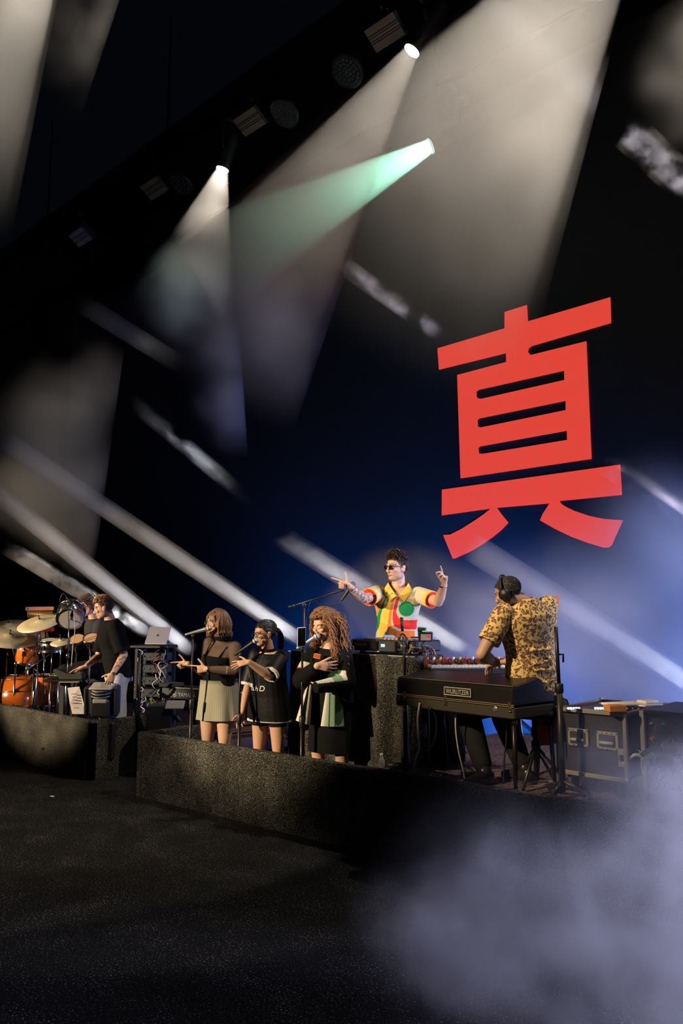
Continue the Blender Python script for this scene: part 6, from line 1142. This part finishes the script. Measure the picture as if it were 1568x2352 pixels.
# small things on the front lip and deck
CLR = mat('clear_plastic', (.80, .82, .85), .15, alpha=.45)
def cup(px, py, D_, lb, r=.038, h=.05): p = ond(px, py, D_); p.z = max(KDECK, .565); t = thing('plastic_cup', lb, 'cup', p, 'clear plastic cups'); m = MB().at(p, None, (0, 0, 1)); m.lathe([(.001, .002), (r * .8, .002), (r * .95, h), (r * 1.03, h), (r * .98, h), (r * .74, .005), (.001, .005)], 22, cap=False); m.build('wall', CLR, t); m = MB().tube(ring_pts(p + V((0, 0, h)), V((r, 0, 0)), V((0, r, 0)), 20), .0025, 6, cap=False); m.build('rim', WHITE, t)
cup(1000, 1792, 5.98, 'clear plastic cup between the piano legs', .046, .055); cup(903, 1776, 6.45, 'clear plastic cup beside the water bottle', .045, .04)
p = ond(876, 1775, 6.55); p.z = .565; t = thing('water_bottle', 'small clear water bottle behind the front lip', 'bottle', p); m = MB().at(p, None, (0, 0, 1)); m.lathe([(.001, 0), (.028, .002), (.03, .02), (.03, .05), (.022, .075), (.012, .09), (.012, .1)], 18, cap=False); m.build('bottle', CLR, t); m = MB().at(p + V((0, 0, .098)), None, (0, 0, 1)); m.lathe([(.014, 0), (.014, .018), (.001, .019)], 14, cap=False); m.build('cap', WHITE, t)
p = ond(1045, 1797, 5.95); p.z = .566; o = MB().at(p, RT + FW * .25, (0, 0, 1)); o.box((0, 0, 0), (.30, .16, .004)); o = o.build('set_list', WHITE); tag(o, 'white paper sheet flat on the deck by the boot', 'paper')
for k, (px, py, D_, lb) in enumerate(((1080, 1765, 6.25, 'grey foot pedal behind the front boot'), (1215, 1795, 6.05, 'dark foot pedal under the right boot'))): p = ond(px, py, D_); p.z = KDECK + .012; t = thing('foot_pedal', lb, 'pedal', p, 'foot pedals'); m = MB().at(p, RT + FW * .3, (0, 0, 1)); m.box((0, 0, .01), (.13, .10, .03), .006); m.build('base', BLACK, t); m = MB().at(p + V((0, 0, .035)), RT + FW * .3, V((0, 0, 1)) - FW * .15); m.box((0, 0, 0), (.10, .09, .012), .004); m.build('treadle', GREY, t); m = MB().at(p + V((0, 0, .043)), RT + FW * .3, V((0, 0, 1)) - FW * .15); m.box((0, 0, 0), (.02, .085, .004)); m.build('grip_strip', RUBBER, t)
lb = ['black cable behind the left piano leg', 'thin pale cable falling left under the piano', 'twisted pale cable down to the deck', 'curved cable hanging under the piano plate', 'thin cable beside the second piano leg', 'long curved cable reaching the boot', 'cable between piano legs at the right']
for i, pts in enumerate(([(948, 1612), (944, 1660), (938, 1720), (936, 1770)], [(936, 1620), (937, 1690), (940, 1750)], [(964, 1615), (959, 1650), (960, 1690), (961, 1720), (953, 1745), (949, 1775), (952, 1786)], [(985, 1617), (1000, 1645), (1002, 1675), (995, 1708), (976, 1727)], [(984, 1620), (986, 1660), (985, 1700), (985, 1735), (993, 1758)], [(1047, 1625), (1046, 1670), (1052, 1720), (1062, 1765), (1068, 1795)], [(1160, 1640), (1163, 1690), (1158, 1740), (1156, 1800)])):
    o = MB().tube(cable([ond(x, y, 6.25 - .05 * i if i < 6 else 5.75) for x, y in pts]), .009 if i in (2,) else .006, 6).build('piano_cable', WCABLE if i in (1, 2, 5) else CABLE); tag(o, lb[i], 'cable', 'cables under the electric piano')
# unlit lamps on the front truss
PARF = mat('lens_glass', (.05, .06, .08), .3); STRB = mat('strobe_face', (.34, .27, .17), .5)
for k, (x, y) in enumerate(((882, 72), (572, 278), (352, 432), (183, 544))):
    c = ony(x, y, 6.85); t = thing('strobe_lamp', ['flat golden strobe lamp nearest the top edge', 'flat grey strobe lamp second from the top', 'dim flat strobe lamp third along the truss', 'dimmest flat strobe lamp farthest along the truss'][k], 'stage light', c, 'flat strobe lamps'); X_ = V((1, 0, 0)); nn = V((0, -.55, -.85)); m = MB().at(c + V((0, .05, .06)), X_, nn); m.box((0, 0, 0), (.52, .32, .16), .02); m.build('housing', HOUSE if 'HOUSE' in globals() else BLACK, t)
    for j in (-1, 0, 1): m = MB().at(c + V((0, .05, .06)) + nn.normalized() * .085, X_, nn); m.box((0, j * .098, 0), (.47, .086 if j else .03, .008)); m.build('panel', STRB, t)
    for j in (-1, 1): m = MB().at(c + V((0, .05, .06)) + nn.normalized() * .087, X_, nn); m.box((0, j * .034, 0), (.47, .018, .006)); m.build('tube', mat('strobe_tube', (.3, .28, .25), .2), t)
    MB().tube([c + V((0, .05, .12)), V((c.x, 6.85, 9.4))], .025, 8).build('clamp', BLACK, t); MB().box((c.x, 6.85, 9.4), (.08, .12, .12), .01).build('hook', BLACK, t)
for k, (x, y) in enumerate(((795, 165), (650, 262), (412, 425))):
    c = ony(x, y, 7.0); t = thing('wash_lamp', ['round many-lens wash lamp below the golden strobe', 'round many-lens wash lamp beside the grey strobe', 'faint round many-lens wash lamp left of the lit lamp'][k], 'stage light', c, 'round wash lamps'); nn = V((-.1, -.5, -.86)).normalized(); u = nn.orthogonal().normalized(); v_ = nn.cross(u); MB().at(c, u, nn).lathe([(.12, -.2), (.22, -.1), (.235, 0), (.20, .0)], 28).build('housing', BLACK, t)
    for rg, cnt in ((0, 1), (.055, 6), (.11, 12), (.165, 18)):
        for j in range(cnt): an = 2 * math.pi * j / cnt; MB().at(c + nn * .003 + u * rg * math.cos(an) + v_ * rg * math.sin(an), u, nn).lathe([(.001, .012), (.014, .008), (.021, 0)], 10, cap=False).build('lens', PARF, t)
    MB().tube([c + V((0, 0, .1)), V((c.x, 6.86, 9.4))], .025, 8).build('clamp', BLACK, t)
# drop the working marks kept on objects while building
for o in bpy.data.objects:
    for k_ in ('_w', 'width'):
        if k_ in o: del o[k_]
